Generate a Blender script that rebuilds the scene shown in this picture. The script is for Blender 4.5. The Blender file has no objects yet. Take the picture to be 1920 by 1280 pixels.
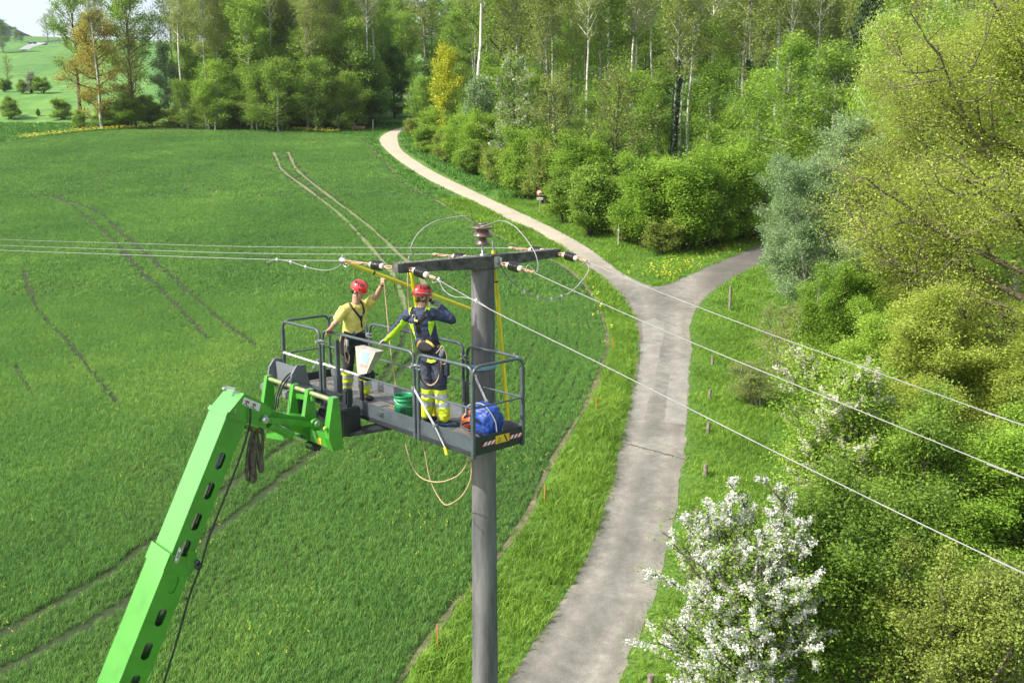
import bpy, bmesh, math, random
import numpy as np
from mathutils import Vector, Matrix
from mathutils.geometry import tessellate_polygon
R = math.radians
SC = bpy.context.scene

# ---------------------------------------------------------------- camera
CAMZ, PITCH, FPX = 17.1, math.atan(340/1750), 1750.0
cam_d = bpy.data.cameras.new('camera'); cam = bpy.data.objects.new('camera', cam_d)
SC.collection.objects.link(cam); SC.camera = cam
cam.location = (0, 0, CAMZ); cam.rotation_euler = (R(90)-PITCH, 0, 0)
cam_d.sensor_width = 36; cam_d.lens = 36*FPX/1920; cam_d.clip_start = .1; cam_d.clip_end = 9000
# ---------------------------------------------------------------- sky and sun
SUN_EL, SUN_AZ = R(42), math.atan2(-0.42, -1.0)          # azimuth of the direction towards the sun
world = bpy.data.worlds.new('World'); SC.world = world; world.use_nodes = True
wn = world.node_tree.nodes; wl = world.node_tree.links
sky = wn.new('ShaderNodeTexSky'); sky.sky_type = 'NISHITA'; sky.sun_disc = False
sky.sun_elevation = SUN_EL; sky.sun_rotation = R(90)-SUN_AZ; sky.air_density = 1.0; sky.dust_density = 3.0; sky.ozone_density = 1.0
hs = wn.new('ShaderNodeHueSaturation'); hs.inputs['Saturation'].default_value = .6; hs.inputs['Value'].default_value = 1.12; wl.new(sky.outputs[0], hs.inputs['Color']); wl.new(hs.outputs[0], wn['Background'].inputs[0]); wn['Background'].inputs[1].default_value = 0.15
sun_d = bpy.data.lights.new('sun', 'SUN'); sun_d.energy = 3.7; sun_d.angle = R(.6); sun_d.color = (1, .95, .86)
sun = bpy.data.objects.new('sun', sun_d); SC.collection.objects.link(sun)
sv = Vector((math.cos(SUN_AZ)*math.cos(SUN_EL), math.sin(SUN_AZ)*math.cos(SUN_EL), math.sin(SUN_EL)))
sun.rotation_euler = sv.to_track_quat('Z', 'Y').to_euler(); sun.location = (-60, 0, 80)
SC.view_settings.view_transform = 'Standard'; SC.view_settings.look = 'None'
SC.view_settings.exposure = 0.80; SC.view_settings.gamma = 1
SC.render.engine = 'CYCLES'
SC.cycles.max_bounces = 5; SC.cycles.diffuse_bounces = 3; SC.cycles.glossy_bounces = 2
SC.cycles.transmission_bounces = 4; SC.cycles.transparent_max_bounces = 6; SC.cycles.volume_bounces = 0
SC.cycles.use_adaptive_sampling = True; SC.cycles.use_denoising = True

# ---------------------------------------------------------------- geometry of the place
G = 0.13                                                  # the whole slope rises away from the camera
def gz(x, y):
    z = G*y
    if y > 400: z = G*400 + (y-400)*.152 - max(0, y-900)*.12
    return z
def ray(px, py):
    c, s = math.cos(PITCH), math.sin(PITCH)
    a, b = (px-960)/FPX, (py-640)/FPX
    return Vector((a, c-b*s, -s-b*c))
def gp(px, py):                                           # point of the slope seen at a photo pixel
    d = ray(px, py); t = CAMZ/(G*d.y-d.z)
    return Vector((d.x*t, d.y*t, gz(0, d.y*t)))
def P(px, py, Y):                                         # point at world distance Y seen at a photo pixel
    d = ray(px, py); t = Y/d.y
    return Vector((d.x*t, Y, CAMZ+d.z*t))
def PZ(px, py, z):
    d = ray(px, py); t = (z-CAMZ)/d.z
    return Vector((d.x*t, d.y*t, z))
def PV(px, py, o, n):                                     # point on the plane through o with normal n
    d = ray(px, py); c = Vector((0, 0, CAMZ)); t = (Vector(o)-c).dot(n)/d.dot(n)
    return c+d*t

# ---------------------------------------------------------------- materials
MATS = {}
def newmat(name):
    m = bpy.data.materials.new(name); m.use_nodes = True; return m, m.node_tree.nodes, m.node_tree.links
def mat(name, col, rough=.6, metal=0, var=.15, scale=6, bump=0, col2=None, spec=.5, coat=0, detail=4, stretch=None):
    """plain surface with procedural dirt variation"""
    if name in MATS: return MATS[name]
    m, n, l = newmat(name); b = n['Principled BSDF']
    tc = n.new('ShaderNodeTexCoord'); nz = n.new('ShaderNodeTexNoise'); nz.inputs['Scale'].default_value = scale
    nz.inputs['Detail'].default_value = detail; nz.inputs['Roughness'].default_value = .65
    if stretch:
        mpn = n.new('ShaderNodeMapping'); mpn.inputs['Scale'].default_value = stretch; l.new(tc.outputs['Object'], mpn.inputs['Vector']); l.new(mpn.outputs[0], nz.inputs['Vector'])
    else: l.new(tc.outputs['Object'], nz.inputs['Vector'])
    cr = n.new('ShaderNodeValToRGB'); c2 = col2 or tuple(c*(1-var) for c in col)
    cr.color_ramp.elements[0].position = .35; cr.color_ramp.elements[1].position = .65
    cr.color_ramp.elements[0].color = (*c2, 1); cr.color_ramp.elements[1].color = (*[min(1, c*(1+var*.5)) for c in col], 1)
    l.new(nz.outputs[0], cr.inputs[0]); l.new(cr.outputs[0], b.inputs['Base Color'])
    b.inputs['Roughness'].default_value = rough; b.inputs['Metallic'].default_value = metal
    b.inputs['Specular IOR Level'].default_value = spec
    if coat: b.inputs['Coat Weight'].default_value = coat; b.inputs['Coat Roughness'].default_value = .1
    if bump:
        bp = n.new('ShaderNodeBump'); bp.inputs['Strength'].default_value = bump; bp.inputs['Distance'].default_value = .02
        nb = n.new('ShaderNodeTexNoise'); nb.inputs['Scale'].default_value = scale*5; nb.inputs['Detail'].default_value = 5
        l.new(tc.outputs['Object'], nb.inputs['Vector']); l.new(nb.outputs[0], bp.inputs['Height']); l.new(bp.outputs[0], b.inputs['Normal'])
    MATS[name] = m; return m
def ramp(n, stops):
    cr = n.new('ShaderNodeValToRGB'); e = cr.color_ramp.elements
    while len(e) > 1: e.remove(e[-1])
    e[0].position = stops[0][0]; e[0].color = (*stops[0][1], 1)
    for p, c in stops[1:]:
        k = e.new(p); k.color = (*c, 1)
    return cr
def leafmat(name, c1, c2, c3=None, trans=.35, nscale=.35, rough=.5, nd=3, amp=.9):
    """leaf surface: colour varies by leaf attribute, by tree and slowly through space; part of the light passes through"""
    if name in MATS: return MATS[name]
    m, n, l = newmat(name); b = n['Principled BSDF']; out = n['Material Output']
    at = n.new('ShaderNodeAttribute'); at.attribute_name = 'v'
    oi = n.new('ShaderNodeObjectInfo'); ge = n.new('ShaderNodeNewGeometry')
    nz = n.new('ShaderNodeTexNoise'); nz.inputs['Scale'].default_value = nscale; nz.inputs['Detail'].default_value = nd; nz.inputs['Roughness'].default_value = .5 if nd < 5 else .72
    l.new(ge.outputs['Position'], nz.inputs['Vector'])
    a = n.new('ShaderNodeMath'); a.operation = 'MULTIPLY_ADD'; a.inputs[1].default_value = .26; l.new(at.outputs['Fac'], a.inputs[0])
    a2 = n.new('ShaderNodeMath'); a2.operation = 'MULTIPLY'; a2.inputs[1].default_value = .25; l.new(oi.outputs['Random'], a2.inputs[0])
    l.new(a2.outputs[0], a.inputs[2])
    a3 = n.new('ShaderNodeMath'); a3.operation = 'MULTIPLY_ADD'; a3.inputs[1].default_value = amp; l.new(nz.outputs[0], a3.inputs[0]); l.new(a.outputs[0], a3.inputs[2])
    a4 = n.new('ShaderNodeMath'); a4.operation = 'SUBTRACT'; a4.inputs[1].default_value = .25+(amp-.9)*.5; l.new(a3.outputs[0], a4.inputs[0])
    st = [(0.1, c1), (.6, c2)] + ([(.95, c3)] if c3 else [])
    cr = ramp(n, st); l.new(a4.outputs[0], cr.inputs[0])
    l.new(cr.outputs[0], b.inputs['Base Color']); b.inputs['Roughness'].default_value = rough; b.inputs['Specular IOR Level'].default_value = .3
    tr = n.new('ShaderNodeBsdfTranslucent'); l.new(cr.outputs[0], tr.inputs[0])
    mx = n.new('ShaderNodeMixShader'); mx.inputs[0].default_value = trans
    l.new(b.outputs[0], mx.inputs[1]); l.new(tr.outputs[0], mx.inputs[2]); l.new(mx.outputs[0], out.inputs[0])
    MATS[name] = m; return m

# ---------------------------------------------------------------- objects
def tag(o, label=None, cat=None, group=None, kind=None):
    if label: o['label'] = label
    if cat: o['category'] = cat
    if group: o['group'] = group
    if kind: o['kind'] = kind
    return o
def link(o): SC.collection.objects.link(o); return o
def thing(name, loc, label, cat, group=None, rz=0):
    o = bpy.data.objects.new(name, None); o.empty_display_size = .3; o.location = loc; o.rotation_euler[2] = rz
    link(o); return tag(o, label, cat, group)
def meshobj(name, me, parent=None, keep_world=True):
    o = bpy.data.objects.new(name, me); link(o)
    if parent is not None:
        o.parent = parent
        if keep_world: o.matrix_parent_inverse = world_inv(parent)
    return o
def world_inv(o):
    m = Matrix.Identity(4)
    while o is not None:
        m = (o.matrix_parent_inverse @ o.matrix_basis if o.parent else o.matrix_basis) @ m
        o = o.parent
    return m.inverted()

def frames(pts):
    pts = [Vector(p) for p in pts]; T = []
    for i in range(len(pts)):
        t = (pts[min(i+1, len(pts)-1)]-pts[max(i-1, 0)]); T.append(t.normalized() if t.length > 1e-9 else Vector((0, 0, 1)))
    up = Vector((0, 0, 1)) if abs(T[0].z) < .9 else Vector((1, 0, 0))
    u = T[0].cross(up).normalized(); F = []
    for t in T:
        u = (u-t*u.dot(t)).normalized(); F.append((u, t.cross(u)))
    return pts, F
class MB:
    """collects shapes, builds ONE mesh object"""
    def __init__(s): s.v = []; s.f = []; s.mi = []; s.sm = []
    def add(s, vs, fs, mi=0, smooth=False):
        o = len(s.v); s.v += [tuple(v) for v in vs]; s.f += [tuple(i+o for i in f) for f in fs]
        s.mi += [mi]*len(fs); s.sm += [smooth]*len(fs); return s
    def box(s, c, size, M=None, mi=0, bev=0):
        c = Vector(c); h = Vector(size)/2; M = M or Matrix.Identity(3)
        if bev <= 0:
            vs = [c+M@Vector((x*h.x, y*h.y, z*h.z)) for x in (-1, 1) for y in (-1, 1) for z in (-1, 1)]
            return s.add(vs, [(0, 1, 3, 2), (4, 6, 7, 5), (0, 4, 5, 1), (2, 3, 7, 6), (0, 2, 6, 4), (1, 5, 7, 3)], mi)
        b = bmesh.new(); bmesh.ops.create_cube(b, size=1)
        for v in b.verts: v.co = Vector((v.co.x*size[0], v.co.y*size[1], v.co.z*size[2]))
        bmesh.ops.bevel(b, geom=b.edges[:], offset=min(bev, min(size)*.45), segments=2, affect='EDGES')
        b.verts.index_update()
        s.add([c+M@v.co for v in b.verts], [tuple(v.index for v in f.verts) for f in b.faces], mi); b.free(); return s
    def beam(s, a, b, w, h, up=(0, 0, 1), mi=0, bev=0):
        a, b = Vector(a), Vector(b); x = (b-a); L = x.length; x.normalize(); u = Vector(up)
        y = u.cross(x).normalized(); z = x.cross(y)
        return s.box((a+b)/2, (L, w, h), Matrix((x, y, z)).transposed(), mi, bev)
    def prism(s, pts, ext, mi=0):
        """planar outline (3-D points) extruded by vector ext"""
        n = len(pts); pts = [Vector(p) for p in pts]; e = Vector(ext)
        vs = pts+[p+e for p in pts]; fs = []
        for t in tessellate_polygon([pts]): fs += [tuple(t), tuple(i+n for i in reversed(t))]
        fs += [(i, (i+1) % n, (i+1) % n+n, i+n) for i in range(n)]
        return s.add(vs, fs, mi)
    def tube(s, pts, r, n=8, mi=0, caps=True, sx=1.0, smooth=True):
        pts, F = frames(pts); rs = r if hasattr(r, '__len__') else [r]*len(pts); vs = []; fs = []
        for p, (u, w), q in zip(pts, F, rs):
            for k in range(n):
                a = 2*math.pi*k/n; vs.append(p+u*math.cos(a)*q*sx+w*math.sin(a)*q)
        for i in range(len(pts)-1):
            for k in range(n):
                a, b = i*n+k, i*n+(k+1) % n; fs.append((a, b, b+n, a+n))
        s.add(vs, fs, mi, smooth)
        if caps:
            m = len(vs)
            s.add(vs[:n], [tuple(range(n))[::-1]], mi); s.add(vs[m-n:], [tuple(range(n))], mi)
        return s
    def lathe(s, prof, base, axis=(0, 0, 1), n=20, mi=0, smooth=True):
        """profile of (radius, height) turned about axis"""
        ax = Vector(axis).normalized(); u = ax.orthogonal().normalized(); w = ax.cross(u); base = Vector(base); vs = []; fs = []
        for r, h in prof:
            for k in range(n):
                a = 2*math.pi*k/n; vs.append(base+ax*h+(u*math.cos(a)+w*math.sin(a))*r)
        for i in range(len(prof)-1):
            for k in range(n):
                a, b = i*n+k, i*n+(k+1) % n; fs.append((a, b, b+n, a+n))
        s.add(vs, fs, mi, smooth); m = len(vs)
        if prof[0][0] > 1e-4: s.add(vs[:n], [tuple(range(n))[::-1]], mi)
        if prof[-1][0] > 1e-4: s.add(vs[m-n:], [tuple(range(n))], mi)
        return s
    def mesh(s, name, mats):
        me = bpy.data.meshes.new(name); me.from_pydata(s.v, [], s.f)
        for m in (mats if isinstance(mats, (list, tuple)) else [mats]): me.materials.append(m)
        me.polygons.foreach_set('material_index', s.mi); me.polygons.foreach_set('use_smooth', s.sm)
        me.update(); return me
    def build(s, name, mats, parent=None):
        return meshobj(name, s.mesh(name, mats), parent)
def nround(pts, r=.08, k=5):
    """polyline with rounded corners"""
    pts = [Vector(p) for p in pts]; out = [pts[0]]
    for i in range(1, len(pts)-1):
        a, b, c = pts[i-1], pts[i], pts[i+1]; d1 = (a-b); d2 = (c-b); q = min(r, d1.length*.49, d2.length*.49)
        p1, p2 = b+d1.normalized()*q, b+d2.normalized()*q
        for j in range(k+1):
            t = j/k; out.append(p1*(1-t)**2+b*2*t*(1-t)+p2*t*t)
    return out+[pts[-1]]
def catmull(pts, k=8):
    pts = [Vector(p) for p in pts]; out = []; q = [pts[0]*2-pts[1]]+pts+[pts[-1]*2-pts[-2]]
    for i in range(1, len(q)-2):
        a, b, c, d = q[i-1], q[i], q[i+1], q[i+2]
        for j in range(k):
            t = j/k; out.append(.5*((2*b)+(c-a)*t+(2*a-5*b+4*c-d)*t*t+(3*b-a-3*c+d)*t*t*t))
    return out+[pts[-1]]
def sheet(name, poly, z, m):
    """flat ground sheet from 2-D outline points lying z above the slope"""
    pts = [Vector((p[0], p[1], 0)) for p in poly]
    me = bpy.data.meshes.new(name); tri = [tuple(t) for t in tessellate_polygon([pts])]
    me.from_pydata([(p.x, p.y, gz(p.x, p.y)+z) for p in pts], [], tri); me.materials.append(m); me.update()
    if me.polygons and me.polygons[0].normal.z < 0: me.flip_normals()
    o = meshobj(name, me); o['kind'] = 'structure'; return o
QUICK = False
# ================================================================ GROUND, FIELD, ROAD
rng = np.random.default_rng(5)
def pxl(lst, k=4): return [(q.x, q.y) for q in catmull([gp(*p) for p in lst], k)]
road_L = [(470, 2100), (700, 1640), (860, 1400), (950, 1280), (985, 1230), (1030, 1160), (1075, 1090), (1105, 1030), (1130, 960), (1148, 900), (1163, 830), (1178, 770), (1190, 700), (1196, 640),
          (1190, 600), (1175, 565), (1150, 540), (1110, 507), (1080, 482), (1040, 455), (1000, 430), (960, 415), (900, 383), (850, 360), (800, 335), (760, 310), (730, 287), (713, 267), (716, 255), (740, 243), (775, 235), (815, 230)]
road_R = [(860, 226), (800, 232), (765, 240), (749, 248), (745, 260), (752, 280), (775, 298), (810, 320), (860, 345), (930, 378), (1000, 410), (1060, 440), (1110, 470), (1150, 500), (1180, 520), (1225, 537), (1250, 534)]
lane_T = [(1290, 517), (1340, 495), (1400, 470), (1436, 452), (1500, 428), (1600, 405)]
lane_B = [(1640, 418), (1540, 450), (1440, 488), (1400, 507), (1360, 530), (1330, 552), (1303, 585), (1293, 620), (1298, 650), (1293, 690), (1290, 750), (1287, 800), (1283, 860), (1275, 900), (1270, 950), (1255, 1010), (1240, 1080), (1215, 1150), (1185, 1220), (1160, 1280), (1090, 1440), (960, 1700), (760, 2150)]
def jitter(poly, a, seed):
    r = np.random.default_rng(seed); out = []
    for i in range(len(poly)-1):
        p, q = Vector(poly[i]), Vector(poly[i+1]); n = max(1, int((q-p).length/.35))
        for j in range(n):
            t = p.lerp(q, j/n); out.append((t.x+r.normal()*a, t.y+r.normal()*a))
    return out+[poly[-1]]
rL, rR, lT, lB = [pxl(a) for a in (road_L, road_R, lane_T, lane_B)]
road_poly = jitter(rL, .04, 1)+jitter(rR+lT, .03, 2)+jitter(lB, .035, 3)
ROAD = np.array(rL+rR+lT+lB)
field_E = [(560, 1600), (755, 1280), (830, 1170), (880, 1110), (935, 1050), (1000, 950), (1040, 860), (1090, 780), (1130, 690), (1140, 640), (1130, 590), (1100, 535), (1060, 500), (1025, 483), (950, 450),
           (880, 412), (819, 376), (763, 344), (731, 313), (700, 281), (682, 257)]
field_T = [(640, 252), (600, 250), (500, 244), (400, 241), (300, 241), (200, 246), (130, 252), (60, 260), (0, 268), (-250, 290)]
fE, fT = pxl(field_E), pxl(field_T)
FIELD = np.array(fE+fT+[(fT[-1][0]-20, 18.), (fE[0][0], 10.)])
def inside(poly, pts):
    x, y = pts[:, 0], pts[:, 1]; r = np.zeros(len(pts), bool); n = len(poly); j = n-1
    for i in range(n):
        xi, yi = poly[i]; xj, yj = poly[j]
        c = (yi > y) != (yj > y)
        with np.errstate(divide='ignore', invalid='ignore'): r ^= c & (x < (xj-xi)*(y-yi)/(yj-yi)+xi)
        j = i
    return r
def dist(line, pts):
    line = np.asarray(line); d = np.full(len(pts), 1e9)
    for a, b in zip(line[:-1], line[1:]):
        ab = b-a; L = (ab**2).sum()+1e-9; t = np.clip(((pts-a)@ab)/L, 0, 1)
        d = np.minimum(d, np.hypot(*(pts-(a+t[:, None]*ab)).T))
    return d
# --- materials of the ground
def groundmat(name, stops, s1, s2, rough=.9, bump=.4, s3=None):
    m, n, l = newmat(name); b = n['Principled BSDF']; ge = n.new('ShaderNodeNewGeometry')
    a = n.new('ShaderNodeTexNoise'); a.inputs['Scale'].default_value = s1; a.inputs['Detail'].default_value = 6; a.inputs['Roughness'].default_value = .6
    c = n.new('ShaderNodeTexNoise'); c.inputs['Scale'].default_value = s2; c.inputs['Detail'].default_value = 4
    for q in (a, c): l.new(ge.outputs['Position'], q.inputs['Vector'])
    mx = n.new('ShaderNodeMix'); mx.data_type = 'FLOAT'; mx.inputs[0].default_value = .45
    l.new(a.outputs[0], mx.inputs[2]); l.new(c.outputs[0], mx.inputs[3]); cr = ramp(n, stops); l.new(mx.outputs[0], cr.inputs[0])
    l.new(cr.outputs[0], b.inputs['Base Color']); b.inputs['Roughness'].default_value = rough; b.inputs['Specular IOR Level'].default_value = .2
    bp = n.new('ShaderNodeBump'); bp.inputs['Strength'].default_value = bump; bp.inputs['Distance'].default_value = .05
    l.new(c.outputs[0], bp.inputs['Height']); l.new(bp.outputs[0], b.inputs['Normal']); MATS[name] = m; return m
gm_grass = groundmat('meadow_ground', [(.32, (.05, .10, .018)), (.5, (.085, .17, .028)), (.68, (.13, .20, .045))], .05, 3.0)
gm_field = groundmat('field_soil', [(.3, (.022, .050, .014)), (.5, (.036, .056, .020)), (.68, (.058, .062, .028)), (.82, (.10, .09, .05))], .6, 9.0)
gm_far = groundmat('far_meadow', [(.36, (.05, .13, .03)), (.5, (.09, .21, .04)), (.62, (.16, .28, .06))], .012, .22)
def roadmat():
    m, n, l = newmat('road_surface'); b = n['Principled BSDF']; ge = n.new('ShaderNodeNewGeometry'); sp = n.new('ShaderNodeSeparateXYZ'); l.new(ge.outputs['Position'], sp.inputs[0])
    def noise(s, d=5, r=.6):
        q = n.new('ShaderNodeTexNoise'); q.inputs['Scale'].default_value = s; q.inputs['Detail'].default_value = d; q.inputs['Roughness'].default_value = r; l.new(ge.outputs['Position'], q.inputs['Vector']); return q
    big, mid, fine = noise(.45, 4), noise(2.2, 6, .7), noise(26, 3, .8)
    asph = ramp(n, [(.34, (.125, .121, .107)), (.46, (.175, .169, .148)), (.55, (.245, .235, .205)), (.68, (.40, .375, .325))])
    lime = ramp(n, [(.25, (.28, .245, .19)), (.5, (.43, .385, .315)), (.75, (.52, .475, .40))])
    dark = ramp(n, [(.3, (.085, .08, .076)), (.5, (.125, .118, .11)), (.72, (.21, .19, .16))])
    mx = n.new('ShaderNodeMix'); mx.data_type = 'FLOAT'; mx.inputs[0].default_value = .5; l.new(big.outputs[0], mx.inputs[2]); l.new(mid.outputs[0], mx.inputs[3])
    m2 = n.new('ShaderNodeMix'); m2.data_type = 'FLOAT'; m2.inputs[0].default_value = .3; l.new(mx.outputs[0], m2.inputs[2]); l.new(fine.outputs[0], m2.inputs[3])
    for q in (asph, lime, dark): l.new(m2.outputs[0], q.inputs[0])
    def rmap(src, a, b_):
        q = n.new('ShaderNodeMapRange'); q.interpolation_type = 'SMOOTHSTEP'; q.inputs[1].default_value = a; q.inputs[2].default_value = b_; l.new(src, q.inputs[0]); return q
    far = rmap(sp.outputs['Y'], 62, 84)
    # lane on the right: darker asphalt beyond the fork
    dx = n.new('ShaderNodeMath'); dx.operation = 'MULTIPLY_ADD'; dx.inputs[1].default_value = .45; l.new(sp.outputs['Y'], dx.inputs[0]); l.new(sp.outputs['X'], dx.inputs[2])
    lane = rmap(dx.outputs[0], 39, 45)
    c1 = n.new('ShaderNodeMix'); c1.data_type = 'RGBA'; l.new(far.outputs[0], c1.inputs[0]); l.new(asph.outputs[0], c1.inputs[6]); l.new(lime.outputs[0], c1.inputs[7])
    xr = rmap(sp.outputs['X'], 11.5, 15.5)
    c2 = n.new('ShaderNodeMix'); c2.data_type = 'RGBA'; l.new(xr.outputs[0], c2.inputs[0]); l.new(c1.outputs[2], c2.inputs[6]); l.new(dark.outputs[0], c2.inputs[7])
    at = n.new('ShaderNodeAttribute'); at.attribute_name = 'across'
    wob = n.new('ShaderNodeMath'); wob.operation = 'MULTIPLY_ADD'; wob.inputs[1].default_value = .16; l.new(mid.outputs[0], wob.inputs[0]); l.new(at.outputs['Fac'], wob.inputs[2])
    wr = ramp(n, [(.08, (1.0, .96, .86)), (.17, (.80, .79, .77)), (.33, (1.12, 1.10, 1.06)), (.50, (.80, .80, .79)), (.66, (.86, .86, .85)), (.84, (1.16, 1.13, 1.08)), (.97, (.92, .90, .86)), (1.0, (1.0, .97, .90))]); l.new(wob.outputs[0], wr.inputs[0])
    mw = n.new('ShaderNodeMix'); mw.data_type = 'RGBA'; mw.blend_type = 'MULTIPLY'; mw.inputs[0].default_value = .85; l.new(c2.outputs[2], mw.inputs[6]); l.new(wr.outputs[0], mw.inputs[7])
    vo = n.new('ShaderNodeTexVoronoi'); vo.inputs['Scale'].default_value = 9; l.new(ge.outputs['Position'], vo.inputs['Vector']); pb_ = ramp(n, [(.0, (1.35, 1.32, 1.25)), (.10, (1.25, 1.22, 1.16)), (.16, (1, 1, 1))]); l.new(vo.outputs['Distance'], pb_.inputs[0])
    mp_ = n.new('ShaderNodeMix'); mp_.data_type = 'RGBA'; mp_.blend_type = 'MULTIPLY'; mp_.inputs[0].default_value = .8; l.new(mw.outputs[2], mp_.inputs[6]); l.new(pb_.outputs[0], mp_.inputs[7])
    l.new(mp_.outputs[2], b.inputs['Base Color']); b.inputs['Roughness'].default_value = .9; b.inputs['Specular IOR Level'].default_value = .25
    bp = n.new('ShaderNodeBump'); bp.inputs['Strength'].default_value = .5; bp.inputs['Distance'].default_value = .03; l.new(fine.outputs[0], bp.inputs['Height']); l.new(bp.outputs[0], b.inputs['Normal'])
    return m
# --- ground sheet out to the horizon
xs = np.concatenate([np.linspace(-2500, -420, 14), np.linspace(-400, 400, 81), np.linspace(420, 2500, 14)])
ys = np.concatenate([np.linspace(-40, 340, 77), np.linspace(350, 1000, 66), np.linspace(1040, 3800, 30)])
V = []; F = []
def far_h(x, y):
    z = gz(x, y)
    w = max(0., min(1., (y-230)/160.)); left = max(0., min(1., (-30-x)/60.))
    z += w*(math.sin(x*.021+y*.013)*2.2+math.sin(y*.031+1.7)*1.6)*(.4+.6*left)
    dip = max(0., 1-abs(y-225)/48.)*max(0., min(1., (-62-x)/14.)); z -= dip*4.5
    return z
for y in ys:
    for x in xs: V.append((x, y, far_h(x, y)))
nx = len(xs)
for j in range(len(ys)-1):
    for i in range(nx-1): a = j*nx+i; F.append((a, a+1, a+nx+1, a+nx))
me = bpy.data.meshes.new('ground'); me.from_pydata(V, [], F); me.materials.append(gm_grass); me.materials.append(gm_far)
cent = np.array([sum((Vector(V[i]) for i in f), Vector())/4 for f in F]); me.polygons.foreach_set('material_index', (cent[:, 1] > 178).astype(int)); me.polygons.foreach_set('use_smooth', [True]*len(F)); me.update()
tag(meshobj('ground', me), kind='structure')
field = sheet('field', [tuple(p) for p in FIELD], .006, gm_field)
from mathutils.geometry import delaunay_2d_cdt
def dense_sheet(name, poly, z, m, step):
    pa = np.array(poly); lo, hi = pa.min(0), pa.max(0); X, Y = np.meshgrid(np.arange(lo[0], hi[0], step), np.arange(lo[1], min(hi[1], 120), step)); g_ = np.stack([X.ravel(), Y.ravel()], 1)
    g_ = g_[inside(pa, g_)]; n_ = len(pa); vs = [Vector(p) for p in pa]+[Vector(p) for p in g_]
    v2, e2, f2_, _, _, _ = delaunay_2d_cdt(vs, [(i, (i+1) % n_) for i in range(n_)], [list(range(n_))], 2, 1e-5)
    me = bpy.data.meshes.new(name); me.from_pydata([(p.x, p.y, gz(p.x, p.y)+z) for p in v2], [], [tuple(f) for f in f2_]); me.materials.append(m)
    q = np.array([(p.x, p.y) for p in v2]); dl, dr = dist(np.array(rL), q), dist(np.array(lB), q); u = dl/(dl+dr+1e-6)
    a = me.attributes.new('across', 'FLOAT', 'POINT'); a.data.foreach_set('value', u.astype(np.float32)); me.update()
    if me.polygons[0].normal.z < 0: me.flip_normals()
    o = meshobj(name, me); o['kind'] = 'structure'; return o
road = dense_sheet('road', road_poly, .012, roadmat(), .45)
# light repair slabs and the drain channel across the road
pm = groundmat('concrete_slab', [(.3, (.165, .158, .135)), (.5, (.235, .225, .195)), (.7, (.34, .32, .28))], 1.6, 14)
for k, c in enumerate([[(1201, 645), (1242, 641), (1232, 690), (1222, 735), (1205, 785), (1181, 779), (1192, 730), (1199, 690)],
          [(1258, 674), (1292, 671), (1290, 725), (1285, 796), (1246, 792), (1252, 740)],
          [(1206, 640), (1243, 638), (1246, 604), (1226, 596), (1203, 606)]]):
    sheet('road_patch', jitter([(gp(*p).x, gp(*p).y) for p in c+[c[0]]][:-1], .03, k), .017, pm)
# dry bare strip between crop and verge
stripm = groundmat('dry_soil', [(.3, (.07, .08, .035)), (.5, (.13, .125, .065)), (.72, (.26, .22, .14))], 1.2, 10)
fa = np.array(fE); nrm = np.gradient(fa, axis=0); nrm = np.stack([nrm[:, 1], -nrm[:, 0]], 1)/np.hypot(*nrm.T)[:, None]
wv = .05+.11*np.sin(np.arange(len(fa))*1.1)+.05*np.sin(np.arange(len(fa))*2.9)
sheet('soil_strip', [tuple(p) for p in fa-nrm*.18]+[tuple(p) for p in (fa+nrm*wv[:, None])[::-1]], .010, stripm)
ch = MB(); a, b = gp(1163, 829), gp(1286, 862); zz = Vector((0, 0, .02)); w = (b-a).cross(Vector((0, 0, 1))).normalized()
for off in (-.09, .09): ch.beam(a+zz+w*off, b+zz+w*off, .05, .03)
dc = ch.build('drain_channel', mat('drain_concrete', (.30, .28, .25), .9, col2=(.10, .11, .07), scale=9)); tag(dc, 'narrow weathered drain channel set across the tarmac road', 'drain')
cm = MB().beam(a+Vector((0, 0, .016)), b+Vector((0, 0, .016)), .13, .006); cm.build('channel_floor', mat('drain_gap', (.05, .05, .035), .9), dc)
# tramlines left by the tractor
def tram(l): return np.array([(q.x, q.y) for q in catmull([gp(*p) for p in l], 4)])
TRAMS = [(tram([(513, 285), (520, 300), (530, 320), (570, 350), (640, 405), (700, 470), (740, 520), (757, 570), (762, 610), (745, 665), (700, 735), (620, 790), (524, 845), (434, 910), (284, 1016), (180, 1090), (-60, 1225)]), .215),
         (tram([(540, 285), (547, 300), (560, 322), (620, 370), (668, 406), (700, 432), (745, 474), (781, 508), (805, 560), (806, 620), (785, 665), (747, 700), (680, 780), (579, 858), (497, 925), (379, 1016), (248, 1120), (150, 1180), (-60, 1295)]), .23),
         (tram([(0, 361), (80, 366), (130, 385), (200, 440), (260, 505), (330, 573), (390, 637)]), .20),
         (tram([(100, 368), (180, 397), (230, 440), (300, 500), (400, 590), (480, 650)]), .20),
         (tram([(45, 510), (70, 580), (130, 645), (220, 758)]), .16),
         (tram([(30, 690), (60, 740)]), .12),
         (tram([(0, 300), (150, 297), (300, 293), (430, 303), (520, 325)]), .10)]

# pale worn wheel lines in the upper part of the crop
wtm = groundmat('worn_crop', [(.3, (.10, .16, .05)), (.5, (.16, .19, .08)), (.7, (.24, .23, .13))], 1.0, 8)
for k in (0, 1):
    ln = TRAMS[k][0]; ln = ln[(ln[:, 1] > 57)]; nn = np.gradient(ln, axis=0); nn = np.stack([nn[:, 1], -nn[:, 0]], 1)/np.hypot(*nn.T)[:, None]
    wd = .17+.06*np.sin(np.arange(len(ln))*1.7+k); sheet('wheel_track', [tuple(p) for p in ln-nn*wd[:, None]]+[tuple(p) for p in (ln+nn*wd[:, None])[::-1]], .011, wtm)
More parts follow.
